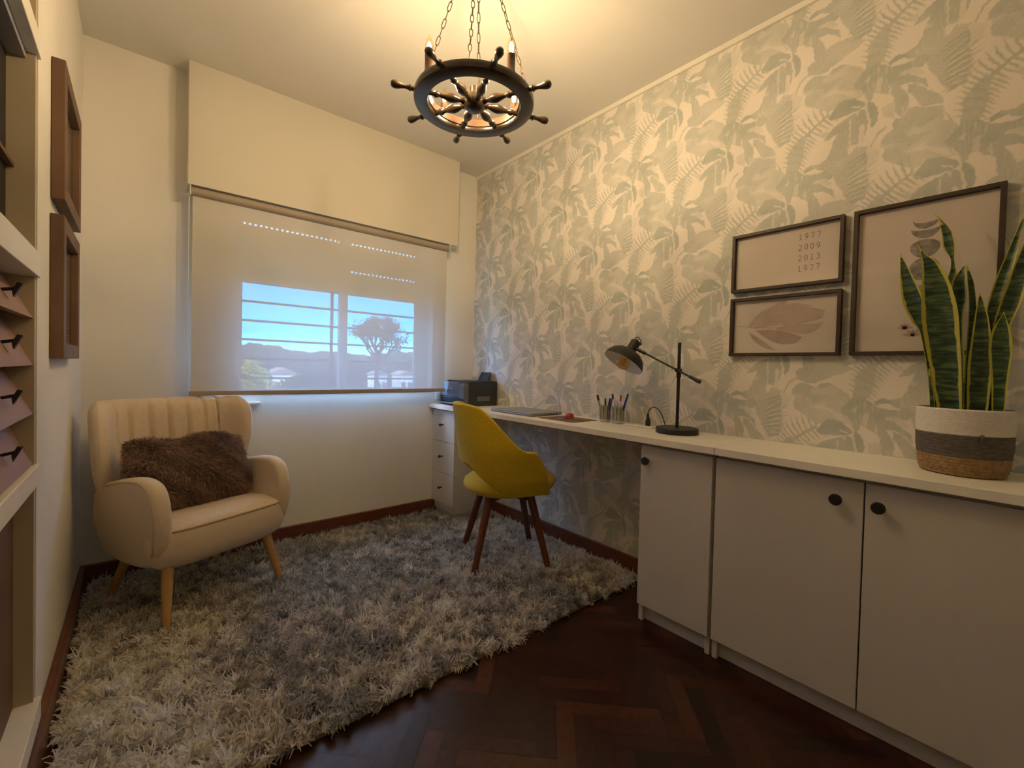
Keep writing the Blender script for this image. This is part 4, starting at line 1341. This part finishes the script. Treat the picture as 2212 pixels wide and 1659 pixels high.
for i in range(1, len(ctl) - 2):
    p0, p1, p2, p3 = ctl[i - 1:i + 3]
    for q in range(5):
        u = q / 5
        pts.append(0.5 * ((2 * p1) + (-p0 + p2) * u + (2 * p0 - 5 * p1 + 4 * p2 - p3) * u * u + (-p0 + 3 * p1 - 3 * p2 + p3) * u ** 3))
pts.append(ctl[-2])
G().tube(pts, .0024, 8).obj('cord', M_blackp, t, smooth=True)

# ================================================================ DESK LAMP
def lamp():
    BX, BY = -.14, -1.718
    t = thing('desk_lamp', 'black adjustable desk lamp with dome shade on a round base', 'desk lamp', (BX, BY, DZ))
    g = G(); g.lathe([(0, 0), (.082, 0), (.086, .003), (.086, .021), (.083, .024), (0, .024)], 56, cap=False)
    g.obj('base', M_black, t, smooth=True, angle=35)
    G().cyl((0, 0, .022), (0, 0, .385), .0068, n=20).obj('pole', M_black, t, smooth=True, angle=40)
    # arm passes the pole at z ~ .285
    u = Vector((0, -.290, -.133)); u.normalize()    # towards the counterweight
    c = Vector((-.012, 0, .268))
    g = G()
    g.lathe([(.0085, .235), (.0095, .238), (.0095, .262), (.0085, .264)], 20)
    g.cyl((-.02, 0, .268), (.012, 0, .268), .0085, n=20)
    g.obj('joint', M_black, t, smooth=True, angle=40)
    a0 = c - u * .185; a1 = c + u * .100
    g = G(); g.cyl(a0, c + u * .055, .0042, n=14)
    g.obj('arm', M_black, t, smooth=True, angle=40)
    G().cyl(c + u * .060, a1 + u * .012, .0065, .0085, 16).obj('counterweight', M_black, t, smooth=True, angle=40)
    G().cyl(a0 + u * .01, a0 - u * .045, .0075, .0075, 16).obj('arm_sleeve', M_black, t, smooth=True, angle=40)
    # shade: axis tilted
    ax = Vector((-.455, .207, -.76)).normalized()     # direction the shade opens
    top = a0 - u * .045 + Vector((0, .012, .012))
    z_ = -ax; x_ = z_.orthogonal().normalized(); y_ = z_.cross(x_)
    Mx = Matrix(((x_.x, y_.x, z_.x, top.x), (x_.y, y_.y, z_.y, top.y), (x_.z, y_.z, z_.z, top.z), (0, 0, 0, 1)))
    g = G()
    outer = [(.0, .024), (.022, .024), (.0235, .021), (.0235, -.024), (.034, -.029), (.060, -.039), (.080, -.056), (.091, -.076), (.096, -.096)]
    inner = [(.0945, -.096), (.089, -.075), (.077, -.057), (.058, -.042), (.031, -.033), (.0, -.031)]
    g.lathe(outer, 48, 0, Mx, cap=False)
    g.obj('shade', M_lampsh, t, smooth=True, angle=50)
    g = G(); g.lathe([(.096, -.096)] + inner, 48, 0, Mx, cap=False)
    plabel(g.obj('shade_lining', M_lampin, t, smooth=True, angle=50), 'white inside of the shade')
    g = G(); g.lathe([(.0, -.031), (.012, -.033), (.013, -.050), (.0, -.050)], 20, 0, Mx, cap=False)
    g.obj('bulb_socket', M_black, t, smooth=True, angle=40)
    g = G(); g.lathe([(.010, -.050), (.014, -.058), (.026, -.070), (.033, -.085), (.034, -.097), (.029, -.112), (.016, -.123), (0, -.127)], 32, 0, Mx, cap=False)
    b = g.obj('bulb', M_amber, t, smooth=True)
    g = G()
    sp = []
    for i in range(60):
        a = i / 60 * 6 * PI
        sp.append(Mx @ Vector((.010 * math.cos(a), .010 * math.sin(a), -.060 - .045 * i / 60)))
    g.tube(sp, .0012, 5)
    g.obj('filament', mat('cold_filament', (.55, .35, .08), .4, metal=.5), b)
    # little cable loop at the cap
    p0 = Mx @ Vector((0, 0, .022))
    G().tube([p0, p0 + Vector((-.004, .004, .018)), p0 + Vector((-.002, -.012, .022)), p0 + Vector((0, -.026, .006)), p0 + Vector((0, -.028, -.018))], .0026, 8).obj('cable', M_black, t, smooth=True)
    G().cyl(Mx @ Vector((0, 0, .020)), Mx @ Vector((0, 0, .036)), .006, .005, 14).obj('cap', M_black, t, smooth=True, angle=40)
lamp()

# ================================================================ PICTURES ON THE WALLPAPER
def ribbon(g, pts, w, x, mi=0):
    """flat stroke in the y-z plane at depth x"""
    P_ = [Vector((0, p[0], p[1])) for p in pts]
    n = len(P_); L_ = []; R2 = []
    for i in range(n):
        t_ = (P_[min(i + 1, n - 1)] - P_[max(i - 1, 0)]).normalized()
        nn = Vector((0, -t_.z, t_.y))
        ww = w[i] if isinstance(w, (list, tuple)) else w
        L_.append(P_[i] + nn * ww / 2); R2.append(P_[i] - nn * ww / 2)
    vs_ = [(x, p.y, p.z) for p in L_] + [(x, p.y, p.z) for p in R2]
    g.add(vs_, [(i, i + 1, n + i + 1, n + i) for i in range(n - 1)], mi)
def arc(cx, cy, rx, ry, a0, a1, n=14):
    return [(cx + rx * math.cos(math.radians(a0 + (a1 - a0) * i / n)), cy + ry * math.sin(math.radians(a0 + (a1 - a0) * i / n))) for i in range(n + 1)]
GLYPH = {
    '0': [arc(.5, .5, .3, .5, 90, 450, 24)],
    '1': [[(.22, .80), (.5, 1.0), (.5, 0)], [(.2, 0), (.8, 0)]],
    '2': [arc(.48, .72, .28, .28, 165, -20, 12) + [(.60, .42), (.2, .02), (.2, 0), (.8, 0)], [(.8, 0), (.8, .12)]],
    '3': [arc(.46, .75, .27, .25, 150, -80, 12), arc(.46, .27, .31, .27, 85, -150, 14)],
    '7': [[(.2, .86), (.2, 1.0), (.8, 1.0), (.8, .92), (.48, 0)]],
    '9': [arc(.48, .68, .28, .32, 0, 360, 22), [(.76, .68), (.76, .45), (.66, .2), (.45, .03), (.24, .0)]],
}
def write(g, text, y_left, z_base, h, pitch, x):
    for i, ch in enumerate(text):
        for st in GLYPH[ch]:
            ribbon(g, [(y_left - (i * pitch + px * pitch * .82), z_base + pz * h) for px, pz in st], h * .10, x)

def picture(label, y0, y1, z0, z1, fw=.012, depth=.026):
    """y0 > y1 ; frame hangs on x=0"""
    cy, cz = (y0 + y1) / 2, (z0 + z1) / 2
    t = thing('framed_print', label, 'framed picture', (0, cy, cz), 0, 'framed prints on the wallpaper')
    hw, hh = (y0 - y1) / 2, (z1 - z0) / 2
    g = G()
    g.box(-depth, -.001, -hw, -hw + fw, -hh, hh, .001)
    g.box(-depth, -.001, hw - fw, hw, -hh, hh, .001)
    g.box(-depth, -.001, -hw + fw, hw - fw, hh - fw, hh, .001)
    g.box(-depth, -.001, -hw + fw, hw - fw, -hh, -hh + fw, .001)
    g.obj('frame', M_frame, t)
    p = G().box(-.008, -.006, -hw + fw, hw - fw, -hh + fw, hh - fw).obj('print', M_paper, t)
    G().box(-.0165, -.015, -hw + fw, hw - fw, -hh + fw, hh - fw).obj('glass', M_fglass, t)
    return t, p, hw, hh
M_ink = mat('grey_ink', (.20, .17, .16), .8, vary=.1)
M_pink = mat('dusty_pink_ink', (.54, .45, .42), .85, vary=.12, vscale=30)
M_pink2 = mat('deep_pink_ink', (.47, .37, .35), .85, vary=.1, vscale=40)
M_moon = mat('moon_ink', (.16, .15, .15), .85, vary=.6, vscale=45, vcol=(.36, .34, .32))

t, p, hw, hh = picture('dark framed print of the years 1977 2009 2013 1977', -1.873, -2.252, 1.353, 1.586)
g = G()
cy, cz = t.location.y, t.location.z
for s_, zb in (('1977', 1.527), ('2009', 1.4875), ('2013', 1.448), ('1977', 1.409)):
    write(g, s_, -2.107 - cy, zb - cz, .0205, .0193, -.0083)
g.obj('lettering', M_ink, p)

t, p, hw, hh = picture('dark framed print of a dusty pink feather, below the print of years', -1.873, -2.252, 1.094, 1.328)
g = G()
def curve(ctrl, n=14):
    out = []
    m_ = len(ctrl)
    for i in range(m_ - 1):
        p0 = Vector(ctrl[max(i - 1, 0)]); p1 = Vector(ctrl[i]); p2 = Vector(ctrl[i + 1]); p3 = Vector(ctrl[min(i + 2, m_ - 1)])
        for q in range(n):
            u = q / n
            out.append(tuple(0.5 * ((2 * p1) + (-p0 + p2) * u + (2 * p0 - 5 * p1 + 4 * p2 - p3) * u * u + (-p0 + 3 * p1 - 3 * p2 + p3) * u ** 3)))
    out.append(tuple(ctrl[-1]))
    return out
def blade(top, bot, x, mi):
    a = curve([(-u, v) for u, v in top], 8); b = curve([(-u, v) for u, v in bot], 8)
    n = min(len(a), len(b)); a = a[:n]; b = b[:n]
    g.add([(x, q[0], q[1]) for q in a] + [(x, q[0], q[1]) for q in b], [(i, i + 1, n + i + 1, n + i) for i in range(n - 1)], mi)
# u runs to the right in the picture (local), v up
blade([(-.12, .01), (-.08, .055), (-.02, .085), (.02, .10)], [(-.12, .0), (-.085, .01), (-.05, .02), (.0, .06)], -.0083, 0)
blade([(-.10, .0), (-.03, .055), (.03, .082), (.10, .068)], [(-.10, -.01), (-.03, .0), (.02, .01), (.05, .045)], -.0084, 0)
blade([(.0, .0), (.05, .05), (.09, .062), (.14, .045)], [(.0, -.005), (.05, .0), (.10, .01), (.13, .02)], -.0085, 0)
blade([(-.02, -.010), (.04, -.004), (.10, .0), (.135, .005)], [(-.02, -.014), (.04, -.030), (.09, -.035), (.125, -.015)], -.0083, 0)
blade([(-.09, -.015), (-.03, -.015), (.03, -.03), (.07, -.048)], [(-.09, -.018), (-.05, -.05), (.0, -.072), (.05, -.070)], -.0084, 1)
blade([(-.12, -.02), (-.09, -.04), (-.05, -.07), (-.02, -.095)], [(-.12, -.022), (-.10, -.055), (-.06, -.085), (-.02, -.097)], -.0083, 1)
ribbon(g, curve([(.165, .006), (.09, -.004), (.0, -.008), (-.09, .0)]), .0022, -.0087, 1)
for k in range(9):
    a = .12 - k * .018
    ribbon(g, curve([(a + .03, -.004), (a, .022 + .002 * k), (a - .035, .055 + .003 * k)]), .0009, -.0088, 1)
g.obj('feather', [M_pink, M_pink2], p)

t, p, hw, hh = picture('large dark framed print of moon phases partly behind the plant', -2.279, -2.629, 1.094, 1.586, fw=.013)
g = G()
cy, cz = t.location.y, t.location.z
def moon(z, r, ph):
    """ph 0..1 lit crescent to full, bottom lit"""
    yc = -2.460 - cy; zc = z - cz
    n = 24
    bot = [(yc + r * math.cos(PI + PI * i / n), zc + r * math.sin(PI + PI * i / n)) for i in range(n + 1)]
    top = [(yc + r * math.cos(PI + PI * i / n), zc + r * (1 - 2 * (1 - ph)) * -math.sin(PI + PI * i / n)) for i in range(n + 1)]
    g.add([(-.0083, a, b) for a, b in bot] + [(-.0083, a, b) for a, b in top], [(i, i + 1, n + 2 + i, n + 1 + i) for i in range(n)])
moon(1.523, .031, .30)
moon(1.497, .035, .36)
moon(1.437, .0355, .80)
moon(1.366, .036, 1.0)
moon(1.295, .0355, .8)
g.obj('moon', M_moon, p)
g = G()
for (y, z, s) in ((-2.42, 1.178, .018), (-2.44, 1.155, .022), (-2.47, 1.17, .02), (-2.50, 1.15, .02)):
    for k in range(5):
        a = math.radians(90 + (k - 2) * 36)
        ribbon(g, curve([(y - cy, z - cz), (y - cy + math.cos(a) * s * .6, z - cz + math.sin(a) * s * .7), (y - cy + math.cos(a) * s * 1.2, z - cz + math.sin(a) * s)], 4), [.003, .005, .007, .008, .008, .007, .005, .003, .001], -.0083)
g.obj('flower', M_pink2, p)

# ================================================================ PICTURES ON THE LEFT WALL
def side_picture(label, y0, y1, z0, z1):
    cy, cz = (y0 + y1) / 2, (z0 + z1) / 2
    t = thing('shadow_frame', label, 'framed picture', (WX, cy, cz), 0, 'wooden frames on the left wall')
    hw, hh = (y1 - y0) / 2, (z1 - z0) / 2
    d = .030; fw = .045
    g = G()
    g.box(.001, d, -hw, -hw + fw, -hh, hh, .002)
    g.box(.001, d, hw - fw, hw, -hh, hh, .002)
    g.box(.001, d, -hw + fw, hw - fw, hh - fw, hh, .002)
    g.box(.001, d, -hw + fw, hw - fw, -hh, -hh + fw, .002)
    g.obj('frame', M_oldwood, t)
    ms = bpy.data.materials.new('ribbed_print'); ms.use_nodes = True
    N, L = nodes_of(ms); b = N['Principled BSDF']; b.inputs['Roughness'].default_value = .5
    tc = N.new('ShaderNodeTexCoord'); wv = N.new('ShaderNodeTexWave'); wv.bands_direction = 'Z'; wv.inputs['Scale'].default_value = 26; wv.inputs['Distortion'].default_value = 1
    cr = N.new('ShaderNodeValToRGB'); cr.color_ramp.elements[0].color = (.16, .15, .10, 1); cr.color_ramp.elements[1].color = (.55, .52, .40, 1)
    L.new(tc.outputs['Object'], wv.inputs['Vector']); L.new(wv.outputs['Fac'], cr.inputs[0]); L.new(cr.outputs[0], b.inputs['Base Color'])
    G().box(.004, .008, -hw + fw, hw - fw, -hh + fw, hh - fw).obj('print', ms, t)
    G().box(.012, .0135, -hw + fw, hw - fw, -hh + fw, hh - fw).obj('glass', M_fglass, t)
side_picture('upper brown wooden picture frame on the left wall', -.89, -.45, 1.47, 1.865)
side_picture('lower brown wooden picture frame on the left wall', -.90, -.48, 1.015, 1.425)

# ================================================================ BUILT-IN CABINET IN THE LEFT WALL
def bookcase():
    t = thing('built_in_cabinet', 'built-in cabinet with white rails and brown slanted drawers in the left wall', 'cabinet', (WX, -1.8, 0))
    yo = 1.8
    a, b = RY0 + .001 + yo, RY1 - .001 + yo
    X0 = -RD
    G().box(X0, -.002, b - .018, b, .12, 2.33).obj('side_panel', M_niche, t)
    G().box(X0, -.002, a, a + .018, .12, 2.33).obj('side_panel', M_niche, t)
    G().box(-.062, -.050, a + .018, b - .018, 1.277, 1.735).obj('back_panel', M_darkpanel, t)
    for name, z0, z1, d in (('upper_rail', 1.752, 1.802, .006), ('middle_rail', 1.215, 1.275, .006), ('lower_rail', .700, .750, .006), ('sill', .10, .155, .010)):
        G().box(X0 + .012, d, a + .0181, b + .004, z0, z1, .002).obj(name, M_trim, t)
    G().box(X0 + .012, -.018, a + .0181, b - .0181, 1.735, 1.7515, .001).obj('light_pelmet', M_grey, t)
    G().box(X0 + .1, -.012, a + .0181, b - .0181, 1.803, 2.329).obj('upper_door', M_brown, t)
    G().box(X0 + .1, -.036, a + .0181, b - .0181, .156, .699).obj('lower_door', M_oldbrown, t)
    # slightly lighter shelf inside the dark niche
    G().box(-.049, -.036, a + .0181, b - .0181, 1.470, 1.480).obj('shelf', M_oldwood, t)
    zt = [1.213, 1.108, .993, .873]
    zb = [1.110, .995, .875, .752]
    for i in range(4):
        d = G()
        prof = [(-.055, zt[i]), (-.003, zb[i] + .002), (-.018, zb[i] + .002), (-.070, zt[i])]
        prof = [(-.052, zt[i] - .001), (-.004, zb[i] + .003), (-.019, zb[i] + .003), (-.067, zt[i] - .001)]
        d.prism([(x, z) for x, z in prof], 'y', a + .02, b - .0185)
        dr = d.obj('drawer', M_brown, t)
        zc = (zt[i] + zb[i]) / 2 - .004; xc = -.028
        # handle: short stalk with a small wedge-shaped grip
        for yy in (-1.30 + yo, -1.85 + yo):
            g = G()
            g.cyl((xc, yy, zc), (xc + .026, yy, zc + .006), .0035, n=10)
            g.prism([(xc + .020, zc - .014), (xc + .034, zc + .016), (xc + .026, zc + .018), (xc + .018, zc + .0)], 'y', yy - .009, yy + .009)
            g.obj('handle', M_black, dr)
M_niche = mat('niche_beige', (.50, .42, .30), .6, vary=.04)
M_grey = mat('grey_rail', (.30, .31, .36), .4, vary=.05)
M_oldbrown = mat('lower_door_brown', (.17, .085, .05), .55, vary=.2, vscale=6)
bookcase()

# ================================================================ SNAKE PLANT
LEAVES = [
 (.035, 20, [(-2.4174, 1.4034, 0.0), (-2.435, 1.3318, 0.0138), (-2.4538, 1.2574, 0.0225), (-2.4692, 1.1965, 0.0163), (-2.4793, 1.1603, 0.0090), (-2.4952, 1.0697, 0.0085), (-2.5189, 0.95, 0.0110)]),
 (-.035, -5, [(-2.4649, 1.4104, 0.0005), (-2.4782, 1.3765, 0.0041), (-2.495, 1.3386, 0.0157), (-2.5079, 1.2827, 0.0268), (-2.5185, 1.2046, 0.0339), (-2.5266, 1.1275, 0.0325), (-2.5359, 1.0508, 0.0287), (-2.549, 0.9485, 0.0215)]),
 (.03, 10, [(-2.4898, 1.5065, 0.0), (-2.5048, 1.4796, 0.004), (-2.5198, 1.4418, 0.01), (-2.5264, 1.4023, 0.0115), (-2.5331, 1.367, 0.0038), (-2.5356, 1.3324, 0.006), (-2.5344, 1.2794, 0.0136), (-2.5449, 1.1647, 0.0161), (-2.5625, 0.9496, 0.0132)]),
 (-.005, 15, [(-2.5621, 1.3377, 0.0008), (-2.5528, 1.296, 0.0128), (-2.5534, 1.2471, 0.0155), (-2.5523, 1.2021, 0.0107), (-2.5543, 1.1266, 0.0087), (-2.5605, 0.9496, 0.0090)]),
 (.02, -20, [(-2.5633, 1.3393, 0.001), (-2.5713, 1.2935, 0.0057), (-2.5767, 1.2447, 0.0067), (-2.58, 1.1814, 0.0088), (-2.5804, 1.0888, 0.0104), (-2.5796, 0.9509, 0.0104)]),
 (-.02, 5, [(-2.5929, 1.2577, 0.0), (-2.5985, 1.1986, 0.0106), (-2.6007, 1.1252, 0.0176), (-2.6005, 1.0519, 0.0214), (-2.5986, 0.9525, 0.0177)]),
 (.015, 10, [(-2.6700, 1.4748, 0.0), (-2.6571, 1.4083, 0.0056), (-2.6429, 1.3371, 0.01), (-2.6283, 1.2681, 0.0126), (-2.616, 1.1972, 0.0111), (-2.609, 1.1067, 0.0099), (-2.6038, 0.9529, 0.0101)]),
 (-.01, -10, [(-2.6830, 1.4304, 0.0011), (-2.6646, 1.3125, 0.0139), (-2.6507, 1.237, 0.017), (-2.6363, 1.1671, 0.0149), (-2.6249, 1.0703, 0.0123), (-2.6187, 0.9541, 0.0111)]),
 (-.03, 0, [(-2.639, 1.1991, 0.0), (-2.6359, 1.1421, 0.0164), (-2.6362, 1.0884, 0.0192), (-2.6372, 1.0238, 0.0139), (-2.637, 0.9523, 0.0101)]),
 (.03, 30, [(-2.4944, 1.0501, 0.0009), (-2.4986, 1.0111, 0.004), (-2.5025, 0.9799, 0.0050), (-2.5065, 0.9412, 0.0055)]),
]
def leaf_mat():
    m = bpy.data.materials.new('snake_leaf')
    m.use_nodes = True
    N, L = nodes_of(m)
    b = N['Principled BSDF']; b.inputs['Roughness'].default_value = .38; b.inputs['Specular IOR Level'].default_value = .45
    a = N.new('ShaderNodeAttribute'); a.attribute_name = 'tint'
    sp = N.new('ShaderNodeSeparateColor')
    L.new(a.outputs['Color'], sp.inputs[0])
    # red = |across|, green = along (metres*2), blue = special (burnt tip)
    tc = N.new('ShaderNodeTexCoord')
    nz = N.new('ShaderNodeTexNoise'); nz.inputs['Scale'].default_value = 55; nz.inputs['Detail'].default_value = 3
    mp = N.new('ShaderNodeMapping'); mp.inputs['Scale'].default_value = (1, .35, 2.2)
    L.new(tc.outputs['Object'], mp.inputs[0]); L.new(mp.outputs[0], nz.inputs['Vector'])
    cr = N.new('ShaderNodeValToRGB')
    e = cr.color_ramp.elements
    e[0].position = .36; e[0].color = (.006, .018, .009, 1)
    e[1].position = .62; e[1].color = (.075, .125, .05, 1)
    x = e.new(.48); x.color = (.022, .055, .022, 1)
    L.new(nz.outputs['Fac'], cr.inputs[0])
    n2 = N.new('ShaderNodeTexNoise'); n2.inputs['Scale'].default_value = 30
    L.new(tc.outputs['Object'], n2.inputs['Vector'])
    ad = N.new('ShaderNodeMath'); ad.operation = 'MULTIPLY_ADD'; ad.inputs[1].default_value = .25; ad.inputs[2].default_value = -.125
    L.new(n2.outputs['Fac'], ad.inputs[0])
    s2 = N.new('ShaderNodeMath'); s2.operation = 'ADD'
    L.new(sp.outputs['Red'], s2.inputs[0]); L.new(ad.outputs[0], s2.inputs[1])
    st = N.new('ShaderNodeMapRange'); st.inputs['From Min'].default_value = .74; st.inputs['From Max'].default_value = .80
    L.new(s2.outputs[0], st.inputs['Value'])
    mx = N.new('ShaderNodeMix'); mx.data_type = 'RGBA'; mx.inputs[7].default_value = (.42, .40, .045, 1)
    L.new(cr.outputs[0], mx.inputs[6]); L.new(st.outputs[0], mx.inputs[0])
    m3 = N.new('ShaderNodeMix'); m3.data_type = 'RGBA'; m3.inputs[7].default_value = (.55, .36, .20, 1)
    L.new(sp.outputs['Blue'], m3.inputs[0]); L.new(mx.outputs[2], m3.inputs[6])
    L.new(m3.outputs[2], b.inputs['Base Color'])
    return m
M_leaf = leaf_mat()
PX, PY = -.145, -2.572
def plant():
    t = thing('snake_plant', 'variegated snake plant in a woven three-tone basket on the cabinet top', 'plant', (PX, PY, DZ))
    # basket bands
    def band(name, prof, m, amp, freq, rows):
        g = G()
        pr = []
        for (r0, z0), (r1, z1) in zip(prof[:-1], prof[1:]):
            k = max(1, int((z1 - z0) / .0016))
            for i in range(k):
                u = i / k; pr.append((r0 + (r1 - r0) * u, z0 + (z1 - z0) * u))
        pr.append(prof[-1])
        z_lo = pr[0][1]
        def wob(a, z):
            row = (z - z_lo) / rows
            v = abs(math.sin(PI * row)) ** .6 * amp
            if freq: v *= .6 + .4 * math.sin(a * freq + (PI if int(row) % 2 else 0))
            return v
        g.lathe(pr, 160, wob=wob, cap=False)
        # inner skin
        g.lathe([(max(.01, r - .006), z) for r, z in (pr[0], pr[-1])], 160, cap=False)
        o = g.obj(name, m, t, smooth=True)
        return o
    band('lower_band', [(.078, .0005), (.084, .004), (.089, .02), (.0925, .052)], M_rope_n, .0028, 40, .0085)
    band('middle_band', [(.0925, .052), (.0955, .075), (.0965, .112)], M_rope_g, .0018, 0, .006)
    band('upper_band', [(.0965, .112), (.0975, .14), (.0972, .176), (.0945, .180)], M_rope_w, .0012, 0, .0042)
    G().lathe([(0, .001), (.078, .001)], 60, cap=False).obj('basket_bottom', M_rope_n, t)
    for a in (205, 20):
        g = G()
        c = Vector((.0965 * math.cos(math.radians(a)), .0965 * math.sin(math.radians(a)), .098))
        g.tube([c + Vector((0, 0, .016)), c * 1.06 + Vector((0, 0, .008)), c * 1.04 + Vector((0, 0, -.010))], .004, 8)
        g.obj('basket_tab', M_rope_g, t, smooth=True)
    g = G(); g.lathe([(0, .160), (.05, .162), (.091, .158)], 48, cap=False); g.obj('soil', M_soil, t, smooth=True)
    for li, (dx, tw, pts) in enumerate(LEAVES):
        pts = [(y, z, w) for y, z, w in pts]
        ctrl = pts[::-1]
        ctrl[0] = (ctrl[0][0], .92, ctrl[0][2])
        # catmull along
        Q = []
        m_ = len(ctrl)
        for i in range(m_ - 1):
            p0, p1, p2, p3 = [Vector(ctrl[max(0, min(m_ - 1, i + k))]) for k in (-1, 0, 1, 2)]
            for q in range(8):
                u = q / 8
                Q.append(0.5 * ((2 * p1) + (-p0 + p2) * u + (2 * p0 - 5 * p1 + 4 * p2 - p3) * u * u + (-p0 + 3 * p1 - 3 * p2 + p3) * u ** 3))
        Q.append(Vector(ctrl[-1]))
        n = len(Q); C_ = 12
        vs_ = []; cols = []; fs_ = []
        for i, q in enumerate(Q):
            f = i / (n - 1)
            w = max(.0004, q.z) * 1.08
            ta = math.radians(tw) * (f)
            tq = Q[min(i + 1, n - 1)] - Q[max(i - 1, 0)]
            T_ = Vector((0, tq.x, tq.y)).normalized()
            sd = Vector((0, T_.z, -T_.y))             # across in the y-z plane
            sd = Vector((math.sin(ta), sd.y * math.cos(ta), sd.z * math.cos(ta)))
            nr = sd.cross(T_).normalized()
            for side in (1, -1):
                for c in range(C_ + 1):
                    s = c / C_ * 2 - 1
                    cup = (s * s) * w * .42
                    th = .0016 * (1 - s * s) ** .5 + .0003
                    base = Vector((dx * (1 - .0 * f), q.x - PY, q.y - DZ))
                    p_ = base + sd * (s * w) + nr * (-cup) + nr * side * th
                    vs_.append(tuple(p_))
                    burnt = 1.0 if (li == 2 and f > .84 and f < .985) else 0.0
                    if li == 2 and .84 < f < .90: burnt = 1.0 if s > -.2 else 0
                    cols.append((abs(s) if w > .003 else .9, f, burnt))
        k = 2 * (C_ + 1)
        for i in range(n - 1):
            for h_ in (0, 1):
                for c in range(C_):
                    a0 = i * k + h_ * (C_ + 1) + c
                    fs_ += [a0, a0 + 1, a0 + k + 1, a0 + k] if h_ == 0 else [a0, a0 + k, a0 + k + 1, a0 + 1]
        fast_mesh('leaf', vs_, fs_, 4, M_leaf, 'tint', np.array(cols), smooth=True, parent=t)
plant()

# ================================================================ SHIP WHEEL CHANDELIER
def chandelier():
    CX, CY, CZ = -1.054, -1.475, 1.885
    t = thing('ship_wheel_chandelier', 'dark wooden ship wheel chandelier with four glowing candle bulbs hanging on chains', 'chandelier', (CX, CY, CZ))
    n = 96
    g = G()
    g.lathe([(.150, .0), (.153, -.006), (.188, -.008), (.195, -.003), (.197, .008), (.195, .018), (.188, .022), (.153, .022), (.150, .016), (.150, .0)], n, cap=False)
    g.obj('rim', M_wheelwood, t, smooth=True, angle=40)
    g = G()
    g.lathe([(.146, .010), (.152, .008), (.152, .034), (.146, .034), (.146, .010)], n, cap=False)
    plabel(g.obj('inner_ring', M_candle, t, smooth=True, angle=40), 'lighter brown inner ring')
    g = G()
    g.lathe([(0, -.020), (.022, -.018), (.034, -.008), (.037, .002), (.037, .020), (.030, .030), (.018, .036), (.018, .055), (.0, .057)], 40, cap=False)
    g.obj('hub', M_wheelwood, t, smooth=True, angle=50)
    sp = [(.030, .009), (.040, .0115), (.046, .0075), (.052, .0085), (.066, .0135), (.080, .0155), (.094, .0125), (.108, .0080), (.118, .0070), (.122, .0105), (.130, .0115), (.136, .0075), (.152, .0095)]
    hd = [(.198, .0085), (.206, .0075), (.209, .0110), (.214, .0075), (.224, .0062), (.236, .0085), (.248, .0120), (.258, .0125), (.265, .0095), (.268, .004)]
    for k in range(8):
        a = math.radians(25.5 + 45 * k)
        d = Vector((math.cos(a), math.sin(a), 0))
        g = G(); g.tube([d * s + Vector((0, 0, .007)) for s, r_ in sp], [r_ for s, r_ in sp], 16)
        g.obj('spoke', M_wheelwood, t, smooth=True, angle=50)
        g = G(); g.tube([d * s + Vector((0, 0, .007)) for s, r_ in hd], [r_ for s, r_ in hd], 16)
        g.obj('handle', M_wheelwood, t, smooth=True, angle=50)
    for k in range(4):
        a = math.radians(3 + 90 * k)
        p = Vector((math.cos(a) * .176, math.sin(a) * .176, .020))
        m = Matrix.Translation(p)
        g = G(); g.lathe([(0, 0), (.015, 0), (.015, .005), (.0125, .008), (.0125, .052), (.0130, .054), (.0130, .057), (.0095, .058), (0, .058)], 24, m=m, cap=False)
        s = g.obj('candle_socket', M_candle, t, smooth=True, angle=40)
        g = G(); g.lathe([(.0085, .054), (.0110, .064), (.0130, .076), (.0125, .086), (.0090, .100), (.0045, .111), (.0008, .118)], 24, m=m, cap=False)
        b = g.obj('bulb', M_bulbglass, s, smooth=True)
        g = G(); g.lathe([(0, .064), (.0042, .067), (.0068, .074), (.0068, .082), (.0040, .091), (0, .097)], 20, m=m, cap=False)
        plabel(g.obj('filament', M_filament, b, smooth=True), 'glowing warm white filament')
    # chains: interlocking oval links from rim to canopy
    top = H - CZ
    for k in range(4):
        a = math.radians(50 + 90 * k)
        p0 = Vector((math.cos(a) * .183, math.sin(a) * .183, .024))
        p1 = Vector((math.cos(a) * .030, math.sin(a) * .030, top - .03))
        ax = (p1 - p0).normalized(); L_ = (p1 - p0).length
        ll = .0370; nl = int(round(L_ / (ll * .80)))
        pitch = L_ / nl
        x_ = ax.cross(Vector((0, 0, 1))).normalized(); y_ = ax.cross(x_)
        g = G()
        for i in range(nl):
            c = p0 + ax * (pitch * (i + .5))
            s = x_ if i % 2 else y_
            s = (s * math.cos(.35) + ax.cross(s) * math.sin(.35))
            pts = []
            hw_, hl = .0052, ll / 2 - .0015
            for q in range(14):
                w = 2 * PI * q / 14
                pts.append(c + s * (hw_ * math.cos(w)) + ax * (math.copysign(abs(math.sin(w)) ** .7, math.sin(w)) * hl))
            g.tube(pts, .00135, 6, closed=True)
        g.obj('chain', M_chain, t, smooth=True)
    g = G(); g.lathe([(0, top - .035), (.02, top - .034), (.045, top - .02), (.055, top - .001), (0, top - .001)], 40, cap=False)
    g.obj('canopy', M_chain, t, smooth=True, angle=40)
chandelier()
